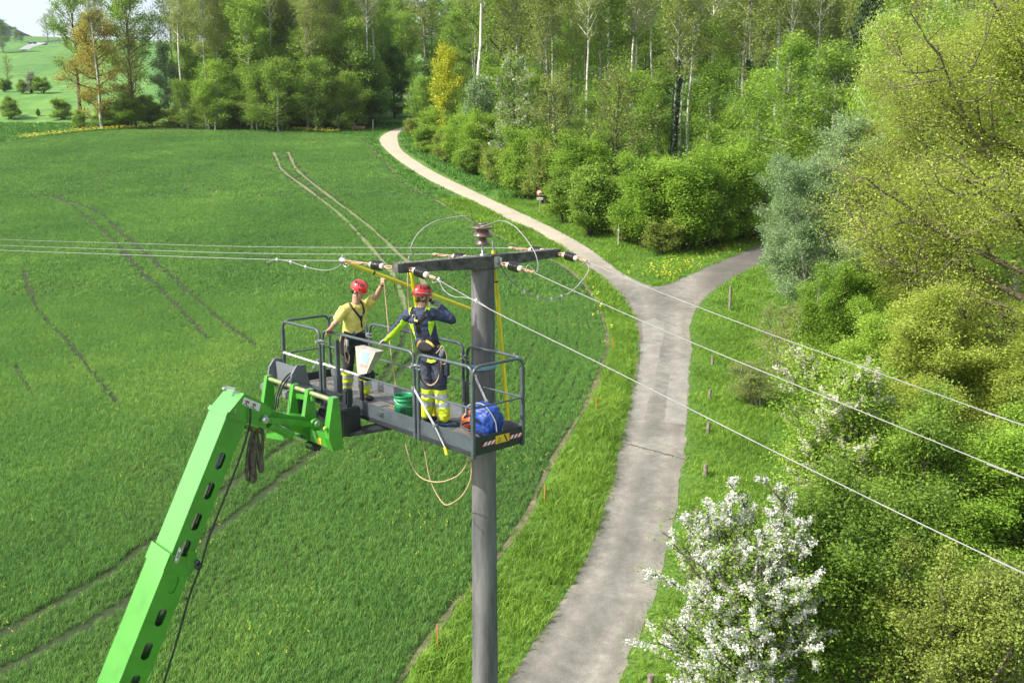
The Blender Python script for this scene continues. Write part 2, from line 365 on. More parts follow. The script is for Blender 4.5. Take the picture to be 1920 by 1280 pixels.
# ================================================================ GRASS (stuff)
def tuft(name, nb, h, w, spread, lean, seed, mats, rad=.0, seg=2):
    r = np.random.default_rng(seed); V = []; F = []; vv = []
    for i in range(nb):
        a = r.uniform(0, 6.283); q = spread*math.sqrt(r.uniform()); bx, by = q*math.cos(a), q*math.sin(a)
        hh = h*r.uniform(.6, 1.15); d = r.uniform(0, 6.283); ln = lean*r.uniform(.3, 1.3)*hh; wx, wy = -math.sin(d+r.normal()*.6), math.cos(d+r.normal()*.6); val = r.uniform(); o = len(V)
        for k in range(seg):
            t = k/seg; ww = w*(1-.35*t)/2; cx, cy, cz = bx+math.cos(d)*ln*t*t, by+math.sin(d)*ln*t*t, hh*(t-.12*t*t*lean)
            V += [(cx-wx*ww, cy-wy*ww, cz), (cx+wx*ww, cy+wy*ww, cz)]; vv += [val, val]
        V.append((bx+math.cos(d)*ln, by+math.sin(d)*ln, hh*(1-.25*lean))); vv.append(val)
        for k in range(seg-1): F.append((o+2*k, o+2*k+1, o+2*k+3, o+2*k+2))
        F.append((o+2*seg-2, o+2*seg-1, o+2*seg))
    me = bpy.data.meshes.new(name); me.from_pydata(V, [], F); at = me.attributes.new('v', 'FLOAT', 'POINT'); at.data.foreach_set('value', vv)
    me.materials.append(mats); me.update(); return bpy.data.objects.new(name, me)
def scatter(name, pts, scl, protos, label=None, cat=None, tilt=.0, z=0.0, seed=0):
    """one object: every point carries a blade tuft (geometry nodes)"""
    r = np.random.default_rng(seed); n = len(pts)
    me = bpy.data.meshes.new(name); me.vertices.add(n)
    co = np.zeros((n, 3)); co[:, :2] = pts; co[:, 2] = G*pts[:, 1]+z; me.vertices.foreach_set('co', co.ravel())
    a = me.attributes.new('scl', 'FLOAT_VECTOR', 'POINT'); s = np.stack([scl, scl, scl*r.uniform(.8, 1.2, n)], 1); a.data.foreach_set('vector', s.ravel())
    a = me.attributes.new('rot', 'FLOAT_VECTOR', 'POINT'); a.data.foreach_set('vector', np.stack([r.normal(0, tilt, n), r.normal(0, tilt, n), r.uniform(0, 6.283, n)], 1).ravel())
    a = me.attributes.new('pick', 'INT', 'POINT'); a.data.foreach_set('value', r.integers(0, len(protos), n).astype(np.int32))
    o = meshobj(name, me); md = o.modifiers.new('tufts', 'NODES'); ng = bpy.data.node_groups.new(name, 'GeometryNodeTree'); md.node_group = ng
    ng.interface.new_socket('Geometry', in_out='INPUT', socket_type='NodeSocketGeometry'); ng.interface.new_socket('Geometry', in_out='OUTPUT', socket_type='NodeSocketGeometry')
    N, L = ng.nodes, ng.links; gi = N.new('NodeGroupInput'); go = N.new('NodeGroupOutput')
    g2 = N.new('GeometryNodeGeometryToInstance')
    for p in protos:
        oi = N.new('GeometryNodeObjectInfo'); oi.inputs['Object'].default_value = p; oi.inputs['As Instance'].default_value = True
        L.new(oi.outputs['Geometry'], g2.inputs[0])
    m2p = N.new('GeometryNodeMeshToPoints'); L.new(gi.outputs[0], m2p.inputs['Mesh'])
    ip = N.new('GeometryNodeInstanceOnPoints'); L.new(m2p.outputs[0], ip.inputs['Points']); 
    gj = N.new('GeometryNodeJoinGeometry')
    for l_ in list(g2.inputs[0].links): L.new(l_.from_socket, gj.inputs[0])
    N.remove(g2); L.new(gj.outputs[0], ip.inputs['Instance']); ip.inputs['Pick Instance'].default_value = True
    def na(nm, ty):
        q = N.new('GeometryNodeInputNamedAttribute'); q.data_type = ty; q.inputs[0].default_value = nm; return q.outputs[0]
    L.new(na('pick', 'INT'), ip.inputs['Instance Index']); L.new(na('scl', 'FLOAT_VECTOR'), ip.inputs['Scale'])
    L.new(na('rot', 'FLOAT_VECTOR'), ip.inputs['Rotation']); L.new(ip.outputs[0], go.inputs[0])
    return tag(o, label, cat, kind='stuff')
def view_pts(y0, y1, sp, seed, margin=1.12, xlo=None, xhi=None):
    """jittered points on the slope inside the (widened) view"""
    r = np.random.default_rng(seed); k = .56*margin*1.04
    X, Y = np.meshgrid(np.arange(-y1*k, y1*k, sp), np.arange(y0, y1, sp)); p = np.stack([X.ravel(), Y.ravel()], 1); p += r.uniform(-.5, .5, p.shape)*sp
    m = np.abs(p[:, 0]) < p[:, 1]*k+1.5
    if xlo is not None: m &= p[:, 0] > xlo
    if xhi is not None: m &= p[:, 0] < xhi
    return p[m]
wheat_m = leafmat('wheat_leaf', (.080, .20, .045), (.178, .36, .066), (.42, .58, .11), trans=.38, nscale=.055, rough=.55, nd=9, amp=1.3)
grass_m = leafmat('grass_leaf', (.10, .21, .022), (.22, .39, .04), (.40, .53, .08), trans=.34, nscale=.35, rough=.45)
wild_m = leafmat('meadow_leaf', (.045, .135, .02), (.10, .26, .03), (.19, .32, .05), trans=.30, nscale=.3, rough=.5)
W1 = [tuft('wheat_tuft', 16, .25, .015, .10, .6, i, wheat_m, seg=3) for i in (1, 2, 3)]
W2 = [tuft('wheat_patch', 26, .26, .030, .20, .55, i, wheat_m) for i in (4, 5, 6)]
W3 = [tuft('wheat_block', 32, .26, .055, .38, .5, i, wheat_m) for i in (7, 8)]
G1 = [tuft('grass_tuft', 14, .34, .016, .10, .8, i, grass_m, seg=3) for i in (1, 2, 3)]
G2 = [tuft('grass_patch', 18, .34, .035, .22, .7, i, grass_m) for i in (4, 5)]
G3 = [tuft('meadow_patch', 18, .42, .08, .45, .7, i, wild_m) for i in (4, 5)]
# hmm: verge kept clear of the road
ROADC = [np.array(rL), np.array(rR+lT), np.array(lB)]
def field_filter(p, edge=.12, keep=.06):
    m = inside(FIELD, p); p = p[m]; r = np.random.default_rng(3)
    d = dist(np.array(fE+fT), p); m = d > edge+r.uniform(0, .25, len(p)); p = p[m]
    d = dist(np.array(fE), p); row = (d < 11) & (p[:, 1] < 75) & (np.sin(d*2*math.pi/.62) < -.6); p = p[~(row & (r.uniform(size=len(p)) < .6*np.clip((p[:, 1]-26)/14, 0, 1)*np.clip((12-d)/6, 0, 1)))]
    for l_, w in TRAMS:
        q = p[:, 1]; bb = (p[:, 0] > l_[:, 0].min()-1) & (p[:, 0] < l_[:, 0].max()+1) & (q > l_[:, 1].min()-1) & (q < l_[:, 1].max()+1)
        dd = np.full(len(p), 9.); dd[bb] = dist(l_, p[bb]); w_ = w+np.where(p[:, 1] > 62, .08, 0)+np.where((p[:, 1] > 100) & (w > .2), .22, 0); p = p[(dd > w_+r.normal(0, .04, len(p))) | (r.uniform(size=len(p)) < np.where(w > .15, .02, .10))]
    return p
rg = np.random.default_rng(11)
for nm, y0, y1, sp, pr, lab, s0 in (('wheat_near', 21, 62, .125, W1, 0, 1.0), ('wheat_middle', 62, 100, .27, W2, 0, 1.0), ('wheat_far', 100, 172, .5, W3, 0, 1.0)):
    if QUICK: sp *= 2.2; s0 = 1.8
    p = field_filter(view_pts(y0, y1, sp, 7, xhi=22), edge=.1 if y0 < 60 else .3)
    s = s0*(.92+.16*np.sin(p[:, 0]*.5+np.sin(p[:, 1]*.33)*2)*np.sin(p[:, 1]*.41)+rg.normal(0, .1, len(p)))
    o = scatter('wheat_crop', p, np.clip(s, .5, 1.5), pr, tilt=.12, seed=int(y0))
    tag(o, {21: 'dense young green wheat filling the near part of the field', 62: 'young green wheat in the middle of the field', 100: 'young green wheat in the far part of the field by the wood'}[y0], 'crop')
def grass_filter(p):
    p = p[~inside(FIELD, p)]; d = dist(np.array(fE), p); p = p[d > .12]
    r = np.random.default_rng(8); inr = inside(ROAD, p); de = np.minimum(np.minimum(dist(ROADC[0], p), dist(ROADC[1], p)), dist(ROADC[2], p))
    keep = ~inr | ((de < .30) & (r.uniform(size=len(p)) < .55*(1-de/.30)))
    return p[keep]
for y0, y1, sp, pr, s0 in ((21, 58, .15, G1, 1.0), (58, 100, .30, G2, 1.0)):
    if QUICK: sp *= 2.2; s0 = 1.8
    p = grass_filter(view_pts(y0, y1, sp, 17, xlo=-14))
    d = np.minimum(dist(ROADC[0], p), dist(ROADC[2], p)); s = np.where(inside(ROAD, p), .38, np.where(d < .35, .7, 1.0))
    ls = 1+.35*np.sin(p[:, 0]*1.3+p[:, 1]*.6)*np.sin(p[:, 1]*.9+1)
    leftside = dist(np.array(fE), p) < 3
    s = s0*s*np.where(leftside & (p[:, 0] < 12), 1.15, .75)*ls*(1+rg.normal(0, .15, len(p)))
    o = scatter('verge_grass', p, np.clip(s, .25, 1.7), pr, tilt=.15, seed=int(y0)+1)
    tag(o, 'long bright grass on the verges beside the near road' if y0 < 50 else 'bright grass on the verges beside the distant pale road', 'grass')
p = view_pts(100, 185, .8 if not QUICK else 2, 21); p = p[~inside(FIELD, p)]; p = p[~inside(ROAD, p)]; p = p[dist(np.array(rL+rR), p) > .6]
tag(scatter('meadow_grass', p, rg.uniform(.6, 1.2, len(p)), G3, seed=9), 'rough meadow grass around the far end of the field', 'grass')
# dandelions and the yellow flowering edge
yel = mat('yellow_petal', (.78, .70, .04), .6); 
def flower(seed, n, r0, spread, h):
    r = np.random.default_rng(seed); mb = MB()
    for i in range(n):
        x, y = r.normal(0, spread, 2); z = h*r.uniform(.7, 1.2); q = r0*r.uniform(.7, 1.3)
        mb.add([(x+q*math.cos(a), y+q*math.sin(a), z) for a in np.linspace(0, 6.283, 7)[:-1]]+[(x, y, z+q*.6)], [(k, (k+1) % 6, 6) for k in range(6)])
    return bpy.data.objects.new('flower_head', mb.mesh('flower_head', yel))
def blob_pts(c, n, sx, sy, seed):
    r = np.random.default_rng(seed); g = gp(*c); return np.stack([g.x+r.normal(0, sx, n), g.y+r.normal(0, sy, n)], 1)
dp = np.concatenate([blob_pts(c, n, sx, sy, i) for i, (c, n, sx, sy) in enumerate([((1245, 520), 34, .9, 1.6), ((1290, 497), 26, 1.0, 1.5), ((1268, 505), 26, 1.2, 1.6), ((1330, 470), 45, 1.6, 2.2), ((1380, 455), 70, 1.8, 2.5), ((1400, 443), 50, 1.8, 2.5), ((1230, 512), 12, .8, 1.5), ((1120, 560), 8, .8, 3), ((1145, 620), 6, .4, 3)])])
dp = dp[~inside(ROAD, dp)]
tag(scatter('dandelions', dp, rg.uniform(.7, 1.3, len(dp)), [flower(1, 3, .045, .12, .30), flower(2, 2, .055, .10, .28)], seed=4), 'yellow dandelions scattered in the grass of the road fork', 'flowers')
ft = np.array(fT[2:-6]); ii = rg.integers(0, len(ft)-1, 560); tt = rg.uniform(size=560)[:, None]; ep = ft[ii]*(1-tt)+ft[ii+1]*tt; ep[:, 1] += rg.uniform(.2, 2.2, 560)+rg.normal(0, .5, 560); ep[:, 0] += rg.normal(0, .4, 560)
tag(scatter('rapeseed_flowers', ep, rg.uniform(.8, 1.5, len(ep)), [flower(3, 4, .06, .35, .45), flower(5, 4, .05, .4, .4)], seed=5), 'thin strip of yellow flowers along the far field edge', 'flowers')
sp_ = view_pts(24, 60, .5, 33, xhi=8); sp_ = sp_[inside(FIELD, sp_)]; sel = (np.sin(sp_[:, 0]*.8+1)*np.sin(sp_[:, 1]*.55)+rg.normal(0, .35, len(sp_))) > .72; sp_ = sp_[sel]
tag(scatter('field_weeds', sp_, rg.uniform(.5, 1.0, len(sp_)), [flower(7, 3, .022, .08, .33)], seed=6), 'tiny yellow weeds flowering thinly among the near wheat', 'flowers')

# ================================================================ TREES
bark_d = mat('dark_bark', (.085, .070, .052), .9, scale=3, col2=(.05, .045, .03), bump=.3)
bark_o = mat('oak_bark', (.17, .14, .095), .9, scale=3, col2=(.09, .075, .05), bump=.3)
bark_g = mat('grey_bark', (.36, .34, .29), .85, scale=2.5, col2=(.12, .13, .085), bump=.3)
bark_p = mat('pale_bark', (.72, .69, .60), .8, scale=2.5, col2=(.36, .36, .29), bump=.2)
def skeleton(rnd, H, Rr, cs, tr, n1, n2, shape, up, stems, lean, wob, n3=3):
    """returns list of branch polylines (points, radii, level)"""
    out = []
    for s in range(stems):
        a0 = rnd.uniform(0, 6.283); ln = lean if stems == 1 else rnd.uniform(.15, .55)*Rr
        Hs = H*(1 if stems == 1 else rnd.uniform(.7, 1.0)); pts = []; K = 8; o = Vector((0, 0, -.3)) if stems == 1 else Vector((rnd.uniform(-.3, .3)*Rr*.4, rnd.uniform(-.3, .3)*Rr*.4, -.3)); wx = wy = 0
        for k in range(K+1):
            t = k/K; wx += rnd.gauss(0, wob)*Hs/K; wy += rnd.gauss(0, wob)*Hs/K
            pts.append(o+Vector((math.cos(a0)*ln*t**1.3+wx*.6, math.sin(a0)*ln*t**1.3+wy*.6, (Hs*.96+.3)*t)))
        rad = [tr*(1-.93*(k/K))**.9*(1.25 if k == 0 else 1)+.012 for k in range(K+1)]
        out.append((pts, rad, 0))
        def at(t):
            q = t*K; i = min(K-1, int(q)); return pts[i].lerp(pts[i+1], q-i)
        m1 = max(3, n1//stems)
        for j in range(m1):
            t = cs+(1-cs)*((j+.5)/m1)**.9*.97; u = (t-cs)/(1-cs)
            prof = {'round': math.sin(math.pi*(.16+.80*u))**.7, 'cone': (1-u)**.8*.95+.1, 'dome': (1-u**2.2)**.6*.9+.12, 'vase': .35+.75*math.sin(math.pi*(.1+.7*u)), 'column': .6+.4*math.sin(math.pi*u), 'high': math.sin(math.pi*(.1+.85*u))**.6}[shape]
            L = Rr*prof*rnd.uniform(.75, 1.15)/(1.0 if stems == 1 else 1.35); az = j*2.4+a0+rnd.uniform(-.5, .5); el = up+(1.25-up)*u**2*.8+rnd.gauss(0, .12)
            b0 = at(min(t, .985)); d = Vector((math.cos(az)*math.cos(el), math.sin(az)*math.cos(el), math.sin(el))); bp = [b0]; k1 = 5
            for k in range(k1):
                d = (d+Vector((rnd.gauss(0, .16), rnd.gauss(0, .16), rnd.gauss(.05, .12)))).normalized(); bp.append(bp[-1]+d*L/k1)
            r0 = max(.02, tr*.42*(1-.6*u)*(L/Rr)**.5); out.append((bp, [r0*(1-.85*k/k1)+.008 for k in range(k1+1)], 1))
            for i in range(n2):
                v = .25+.75*(i+.5)/n2; q = v*k1; ix = min(k1-1, int(q)); c0 = bp[ix].lerp(bp[ix+1], q-ix); bd = (bp[ix+1]-bp[ix]).normalized()
                sd = (bd*.7+Vector((rnd.gauss(0, .75), rnd.gauss(0, .75), rnd.gauss(.12, .45)))).normalized(); l2 = L*rnd.uniform(.25, .5)*(1.1-.5*v); cp = [c0]
                for k in range(3):
                    sd = (sd+Vector((rnd.gauss(0, .2), rnd.gauss(0, .2), rnd.gauss(.06, .15)))).normalized(); cp.append(cp[-1]+sd*l2/3)
                out.append((cp, [r0*.32*(1-.8*k/3)+.006 for k in range(4)], 2))
                for w in range(n3):
                    e0 = cp[1+w % 3]; ed = (sd*.6+Vector((rnd.gauss(0, .8), rnd.gauss(0, .8), rnd.gauss(.1, .5)))).normalized(); l3 = l2*rnd.uniform(.35, .7)
                    out.append(([e0, e0+ed*l3*.5+Vector((0, 0, rnd.gauss(0, .05)*l3)), e0+ed*l3], [r0*.12+.006, r0*.08+.005, .004], 3))
    return out
def leafmesh(name, segs, N, size, sig, sigz, nprng, m, flat=0., droop=0., aspect=.6, wts=None):
    """N leaf-sized folded faces scattered round the twig segments"""
    a = np.array([s[0][:] for s in segs]); b = np.array([s[1][:] for s in segs]); L = np.linalg.norm(b-a, axis=1)*(1 if wts is None else wts)
    c = nprng.choice(len(segs), N, p=L/L.sum()); t = nprng.uniform(0, 1, (N, 1)); p = a[c]*(1-t)+b[c]*t
    clump = nprng.normal(0, 1, (len(segs), 3))*np.array([sig, sig, sigz])*.6; p = p+clump[c]+nprng.normal(0, 1, (N, 3))*np.array([sig, sig, sigz])
    if droop: p[:, 2] -= np.abs(nprng.normal(0, droop, N))
    val = np.clip(nprng.uniform(0, 1, len(segs))[c]*.6+nprng.uniform(0, 1, N)*.4, 0, 1)
    n = nprng.normal(0, 1, (N, 3)); n[:, 2] = np.abs(n[:, 2])+flat*1.5; n /= np.linalg.norm(n, axis=1)[:, None]
    u = np.cross(n, nprng.normal(0, 1, (N, 3))); u /= np.linalg.norm(u, axis=1)[:, None]; w = np.cross(n, u)
    if droop: u = u*.4+np.array([0, 0, -.9]); u /= np.linalg.norm(u, axis=1)[:, None]; w = np.cross(n, u)
    s = (size*nprng.uniform(.45, 1.5, N))[:, None]; fold = n*s*.18
    V = np.stack([p-u*s*.5, p+w*s*aspect*.5+fold, p+u*s*.5, p-w*s*aspect*.5+fold], 1).reshape(-1, 3)
    me = bpy.data.meshes.new(name); me.vertices.add(4*N); me.vertices.foreach_set('co', V.ravel()); me.loops.add(4*N); me.polygons.add(N)
    idx = np.arange(4*N, dtype=np.int32); me.loops.foreach_set('vertex_index', idx); me.polygons.foreach_set('loop_start', np.arange(0, 4*N, 4, dtype=np.int32))
    at = me.attributes.new('v', 'FLOAT', 'POINT'); at.data.foreach_set('value', np.repeat(val, 4).astype(np.float32)); me.materials.append(m); me.update(calc_edges=True); return me
PROTO = {}
def proto(key, H, Rr, cs, tr, n1, n2, N, size, leaf, bark, shape='round', up=.5, stems=1, lean=.5, wob=.05, sig=.25, sigz=None, flat=.3, seed=1, nv=1, droop=0, blossom=None, ivy=False, n3=3, aspect=.6, lvl=2, plume=False):
    vs = []
    for q in range(nv):
        rnd = random.Random(seed*31+q); nr = np.random.default_rng(seed*31+q); sk = skeleton(rnd, H, Rr, cs, tr, n1, n2, shape, up, stems, lean, wob, n3)
        mb = MB()
        for pts, rad, lv in sk: mb.tube(pts, rad, (9, 6, 4, 3)[lv], caps=False)
        me = mb.mesh('trunk', bark); segs = []
        for pts, rad, lv in sk:
            if lv >= lvl: segs += [(pts[i], pts[i+1]) for i in range(len(pts)-1)]
            elif lv == 1: segs += [(pts[-2], pts[-1])]
        parts = [('trunk', me), ('crown', leafmesh('crown', segs, N//(3 if QUICK else 1), size*(1.5 if QUICK else 1), sig, sig*.7 if sigz is None else sigz, nr, leaf, flat, droop, aspect))]
        if blossom:
            bN, bs, bm, frac = blossom; keep = []; wts = []
            for pts, rad, lv in sk:
                if plume:
                    if lv == 0 or (lv == 1 and rnd.random() < .6) or (lv == 2 and rnd.random() < frac):
                        k0 = len(pts)//2 if lv == 0 else 1
                        for i in range(k0, len(pts)-1): keep.append((pts[i], pts[i+1])); wts.append((.7, .8, 1.6)[lv]*(1.3 if pts[i].z > H*.45 else .8))
                elif lv >= lvl and rnd.random() < frac: keep += [(pts[i], pts[i+1]) for i in range(len(pts)-1)]
            parts.append(('blossom', leafmesh('blossom', keep, bN, bs, .034, .04, nr, bm, 0, 0, .9, wts=np.array(wts) if plume else None)))
        if ivy:
            tp = sk[0][0]; K = int(len(tp)*.62); sg = [(tp[i], tp[i+1]) for i in range(K)]
            parts.append(('ivy', leafmesh('ivy', sg, 5200, .20, .24, .1, nr, ivy_m, 0, 0, .9)))
        vs.append(parts)
    PROTO[key] = vs
TCOUNT = [0]
NAMES = {}
def plant(key, loc, H=1, W=None, label=None, cat='tree', name=None, group=None, rz=None, var=None, far=False):
    TCOUNT[0] += 1; r = random.Random(TCOUNT[0]*7+3); vs = PROTO[key]; parts = vs[(TCOUNT[0] if var is None else var) % len(vs)]
    t = thing(name or NAMES.get(key, 'deciduous_tree'), loc, label, cat, group, r.uniform(0, 6.28) if rz is None else rz); t.scale = (W or H, W or H, H)
    for nm, me in parts:
        o = bpy.data.objects.new(nm, me); link(o); o.parent = t
    return t
L_bright = leafmat('beech_leaf', (.18, .32, .035), (.34, .52, .065), (.52, .64, .13), trans=.48)
L_mid = leafmat('hornbeam_leaf', (.15, .26, .035), (.28, .43, .06), (.43, .55, .11), trans=.50)
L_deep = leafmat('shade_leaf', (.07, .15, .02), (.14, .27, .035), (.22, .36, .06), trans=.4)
L_yel = leafmat('oak_leaf', (.24, .32, .05), (.42, .51, .085), (.58, .64, .16), trans=.46)
L_gold = leafmat('gold_leaf', (.40, .45, .025), (.62, .65, .05), (.72, .72, .12), trans=.45)
L_grey = leafmat('willow_leaf', (0.182, 0.286, 0.117), (0.312, 0.442, 0.195), (0.468, 0.572, 0.312), trans=.35)
L_olive = leafmat('budding_leaf', (.19, .26, .045), (.32, .40, .075), (.46, .50, .14), trans=.42)
L_orange = leafmat('orange_leaf', (.30, .25, .045), (.44, .38, .065), (.52, .52, .12), trans=.42)
L_fir = leafmat('fir_needle', (.018, .045, .012), (.035, .075, .018), (.06, .10, .03), trans=.1)
ivy_m = leafmat('ivy_leaf', (.015, .05, .012), (.03, .085, .018), (.06, .13, .03), trans=.1, rough=.35)
petal = leafmat('white_petal', (.60, .64, .54), (.78, .79, .72), trans=.35)
petal_c = leafmat('cream_petal', (.66, .66, .46), (.78, .78, .62), trans=.35)
petal_g = leafmat('greyish_petal', (.46, .46, .38), (.60, .60, .52), trans=.35)
# forest trees (seen from 80 m and more)
proto('beech', 22, 4.8, .16, .24, 34, 7, 13000, .27, L_bright, bark_g, 'high', up=.40, sig=.50, sigz=.28, flat=.6, seed=2, nv=3)
proto('hornbeam', 20, 4.6, .2, .24, 32, 7, 13000, .27, L_mid, bark_g, 'round', up=.35, sig=.45, flat=.5, seed=3, nv=3)
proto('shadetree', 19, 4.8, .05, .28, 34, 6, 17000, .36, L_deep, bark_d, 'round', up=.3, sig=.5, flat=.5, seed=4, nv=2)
proto('tall_pale', 27, 4.2, .64, .27, 18, 7, 5200, .22, L_olive, bark_p, 'high', up=.75, sig=.4, lean=1.0, wob=.06, seed=5, nv=3)
proto('tall_grey', 26, 4.6, .46, .25, 24, 7, 9000, .23, L_olive, bark_g, 'high', up=.65, sig=.4, lean=.8, wob=.06, seed=6, nv=3)
proto('ivy_tree', 25, 4.2, .5, .26, 18, 5, 4500, .28, L_olive, bark_g, 'high', up=.65, sig=.4, lean=.6, seed=7, nv=2, ivy=True)
proto('forest_oak', 21, 7.0, .30, .42, 22, 8, 14000, .30, L_mid, bark_d, 'high', up=.35, sig=.42, seed=8, nv=2, wob=.07)
proto('orange_oak', 17, 6.2, .08, .30, 30, 9, 20000, .25, L_orange, bark_d, 'round', up=.25, sig=.36, seed=9, wob=.08)
proto('sparse_tree', 15, 4.6, .15, .20, 26, 8, 5200, .20, L_olive, bark_d, 'vase', up=.6, sig=.32, seed=10, nv=2)
proto('grey_tree', 14, 3.6, .10, .20, 28, 7, 12500, .24, L_grey, bark_g, 'round', up=.5, sig=.35, seed=11, nv=2)
proto('gold_tree', 15, 3.0, .15, .16, 26, 7, 9500, .23, L_gold, bark_d, 'high', up=.9, wob=.08, sig=.34, seed=12)
proto('grey_blossom_tree', 15, 4.2, .15, .2, 30, 7, 8000, .22, L_mid, bark_d, 'dome', up=.5, sig=.32, seed=13, blossom=(4200, .2, petal_g, .55))
proto('young_beech', 12, 3.8, .06, .14, 30, 8, 15000, .22, L_bright, bark_g, 'high', up=.55, wob=.09, sig=.45, sigz=.26, flat=.7, seed=44, nv=3)
proto('young_hornbeam', 12, 3.8, .06, .14, 30, 8, 14000, .22, L_mid, bark_g, 'high', up=.6, wob=.09, sig=.45, flat=.5, seed=45, nv=3)
proto('bright_shrub', 8, 3.6, .02, .10, 34, 6, 30000, .18, L_bright, bark_d, 'dome', up=.55, stems=5, sig=.42, sigz=.26, flat=.9, seed=14, nv=3)
proto('mid_shrub', 6, 3.2, .02, .08, 34, 6, 20000, .20, L_mid, bark_d, 'dome', up=.6, stems=6, sig=.28, flat=.4, seed=15, nv=3)
proto('olive_shrub', 5.5, 3.0, .02, .07, 34, 6, 14000, .17, L_olive, bark_d, 'dome', up=.8, stems=7, sig=.22, flat=.2, seed=16, nv=2)
# near trees on the right
proto('big_oak', 17, 8.6, .10, .50, 42, 13, 330000, .088, L_yel, bark_o, 'round', up=.22, sig=.42, sigz=.30, flat=.6, seed=21, lean=1.2, wob=.07, n3=5, lvl=1)
proto('near_hazel', 8, 3.8, .02, .09, 40, 8, 95000, .100, L_bright, bark_d, 'dome', up=.6, stems=6, sig=.24, sigz=.15, flat=.6, seed=22, nv=2)
proto('near_green', 6.5, 3.4, .02, .08, 40, 8, 95000, .085, L_mid, bark_d, 'dome', up=.6, stems=6, sig=.22, sigz=.14, flat=.5, seed=23, nv=2)
proto('near_yellow', 9, 4.2, .02, .12, 44, 8, 130000, .088, L_yel, bark_o, 'dome', up=.55, stems=4, sig=.22, sigz=.13, flat=.5, seed=24, nv=2)
proto('near_grey', 12, 4.6, .04, .13, 44, 8, 80000, .105, L_grey, bark_g, 'dome', up=.55, stems=3, sig=.24, sigz=.16, flat=.3, seed=25, nv=2)
proto('near_sparse', 5.5, 3.0, .02, .05, 36, 8, 16000, .075, L_olive, bark_g, 'dome', up=.8, stems=7, sig=.15, flat=.2, seed=26, nv=2)
proto('near_budding', 5.2, 3.2, .02, .06, 46, 9, 90000, .062, L_olive, bark_d, 'dome', up=.85, stems=9, sig=.13, flat=.2, seed=27)
proto('white_blossom', 6.0, 2.9, .02, .055, 110, 7, 26000, .06, L_bright, bark_d, 'dome', up=.72, stems=11, sig=.15, flat=.2, seed=48, blossom=(92000, .042, petal, .62), n3=2, lvl=2, plume=True)
proto('blossom_pear', 8.0, 3.0, .05, .10, 60, 7, 42000, .072, L_bright, bark_d, 'dome', up=.95, stems=4, sig=.20, flat=.2, seed=29, blossom=(56000, .048, petal_c, .6), plume=True)
proto('birch', 20, 4.6, .15, .18, 36, 7, 30000, .20, L_bright, bark_p, 'dome', up=.4, sig=.25, droop=1.1, seed=30)
proto('conifer', 24, 3.6, .08, .28, 60, 6, 24000, .28, L_fir, bark_d, 'cone', up=-.1, sig=.22, droop=.4, seed=31)
# ================================================================ PLANTING
NAMES.update(beech='beech_tree', hornbeam='hornbeam_tree', shadetree='broadleaf_tree', tall_pale='pale_trunk_tree', tall_grey='tall_forest_tree', ivy_tree='ivy_covered_tree', forest_oak='oak_tree', orange_oak='oak_tree',
    sparse_tree='sparse_tree', grey_tree='grey_green_tree', gold_tree='yellow_leaf_tree', young_beech='beech_tree', young_hornbeam='hornbeam_tree', grey_blossom_tree='blossom_tree', bright_shrub='shrub', mid_shrub='shrub', olive_shrub='shrub', big_oak='oak_tree', near_hazel='hazel_shrub',
    near_green='shrub', near_yellow='young_oak_tree', near_grey='willow_tree', near_sparse='shrub', near_budding='shrub', white_blossom='blossom_shrub', blossom_pear='blossom_tree', birch='birch_tree', conifer='conifer_tree')
def pl(key, px, py, h, w=None, label='', cat='tree', var=0, rz=0, name=None):
    """plant with its foot on the slope at photo pixel; h, w scale the prototype"""
    g = gp(px, py); return plant(key, g, h, w, label, cat, name, None, rz, var)
# left wood edge
pl('orange_oak', 190, 240, 1.18, 1.15, 'wide oak with orange tinted young leaves at the left end of the wood', rz=.4)
pl('tall_pale', 190, 243, .95, .8, 'pale bare trunk standing beside the orange tinted oak', var=1)
pl('forest_oak', 245, 225, 1.25, 1.15, 'large spreading dark limbed oak reaching over the left skyline', var=0, rz=1)
pl('forest_oak', 150, 216, 1.25, .9, 'green oak with a dark ball of twigs high above the orange oak', var=1, rz=2)
pl('sparse_tree', 255, 240, 1.15, 1.05, 'leaning nearly bare tree with a dark forked trunk', rz=.3)
pl('grey_tree', 318, 236, 1.05, .95, 'silvery grey green tree in front of the left wood')
pl('shrub' if False else 'mid_shrub', 150, 244, .55, .6, 'small pale bush at the left corner of the field', 'shrub')
for i, (px, py, k, h, w, lab) in enumerate([
    (360, 232, 'young_hornbeam', 1.2, 1.1, 'mid green tree just right of the silvery tree'), (410, 230, 'young_beech', 1.2, 1.0, 'fresh green beech left of the small bright beech'),
    (463, 240, 'young_beech', .95, .8, 'small bright lime beech at the field edge'), (520, 232, 'young_hornbeam', 1.4, 1.3, 'broad green tree behind the field edge shrubs'),
    (580, 238, 'young_beech', 1.35, 1.5, 'wide layered beech above the field edge'), (650, 240, 'young_hornbeam', 1.5, 1.5, 'big dark based tree left of the road bend'),
    (690, 240, 'shadetree', .62, .8, 'dark leafy tree beside the bench'), (620, 234, 'sparse_tree', 1.0, 1.0, 'brownish budding tree over the dark hollow')]):
    pl(k, px, py, h, w, lab, var=i, rz=i*1.3)
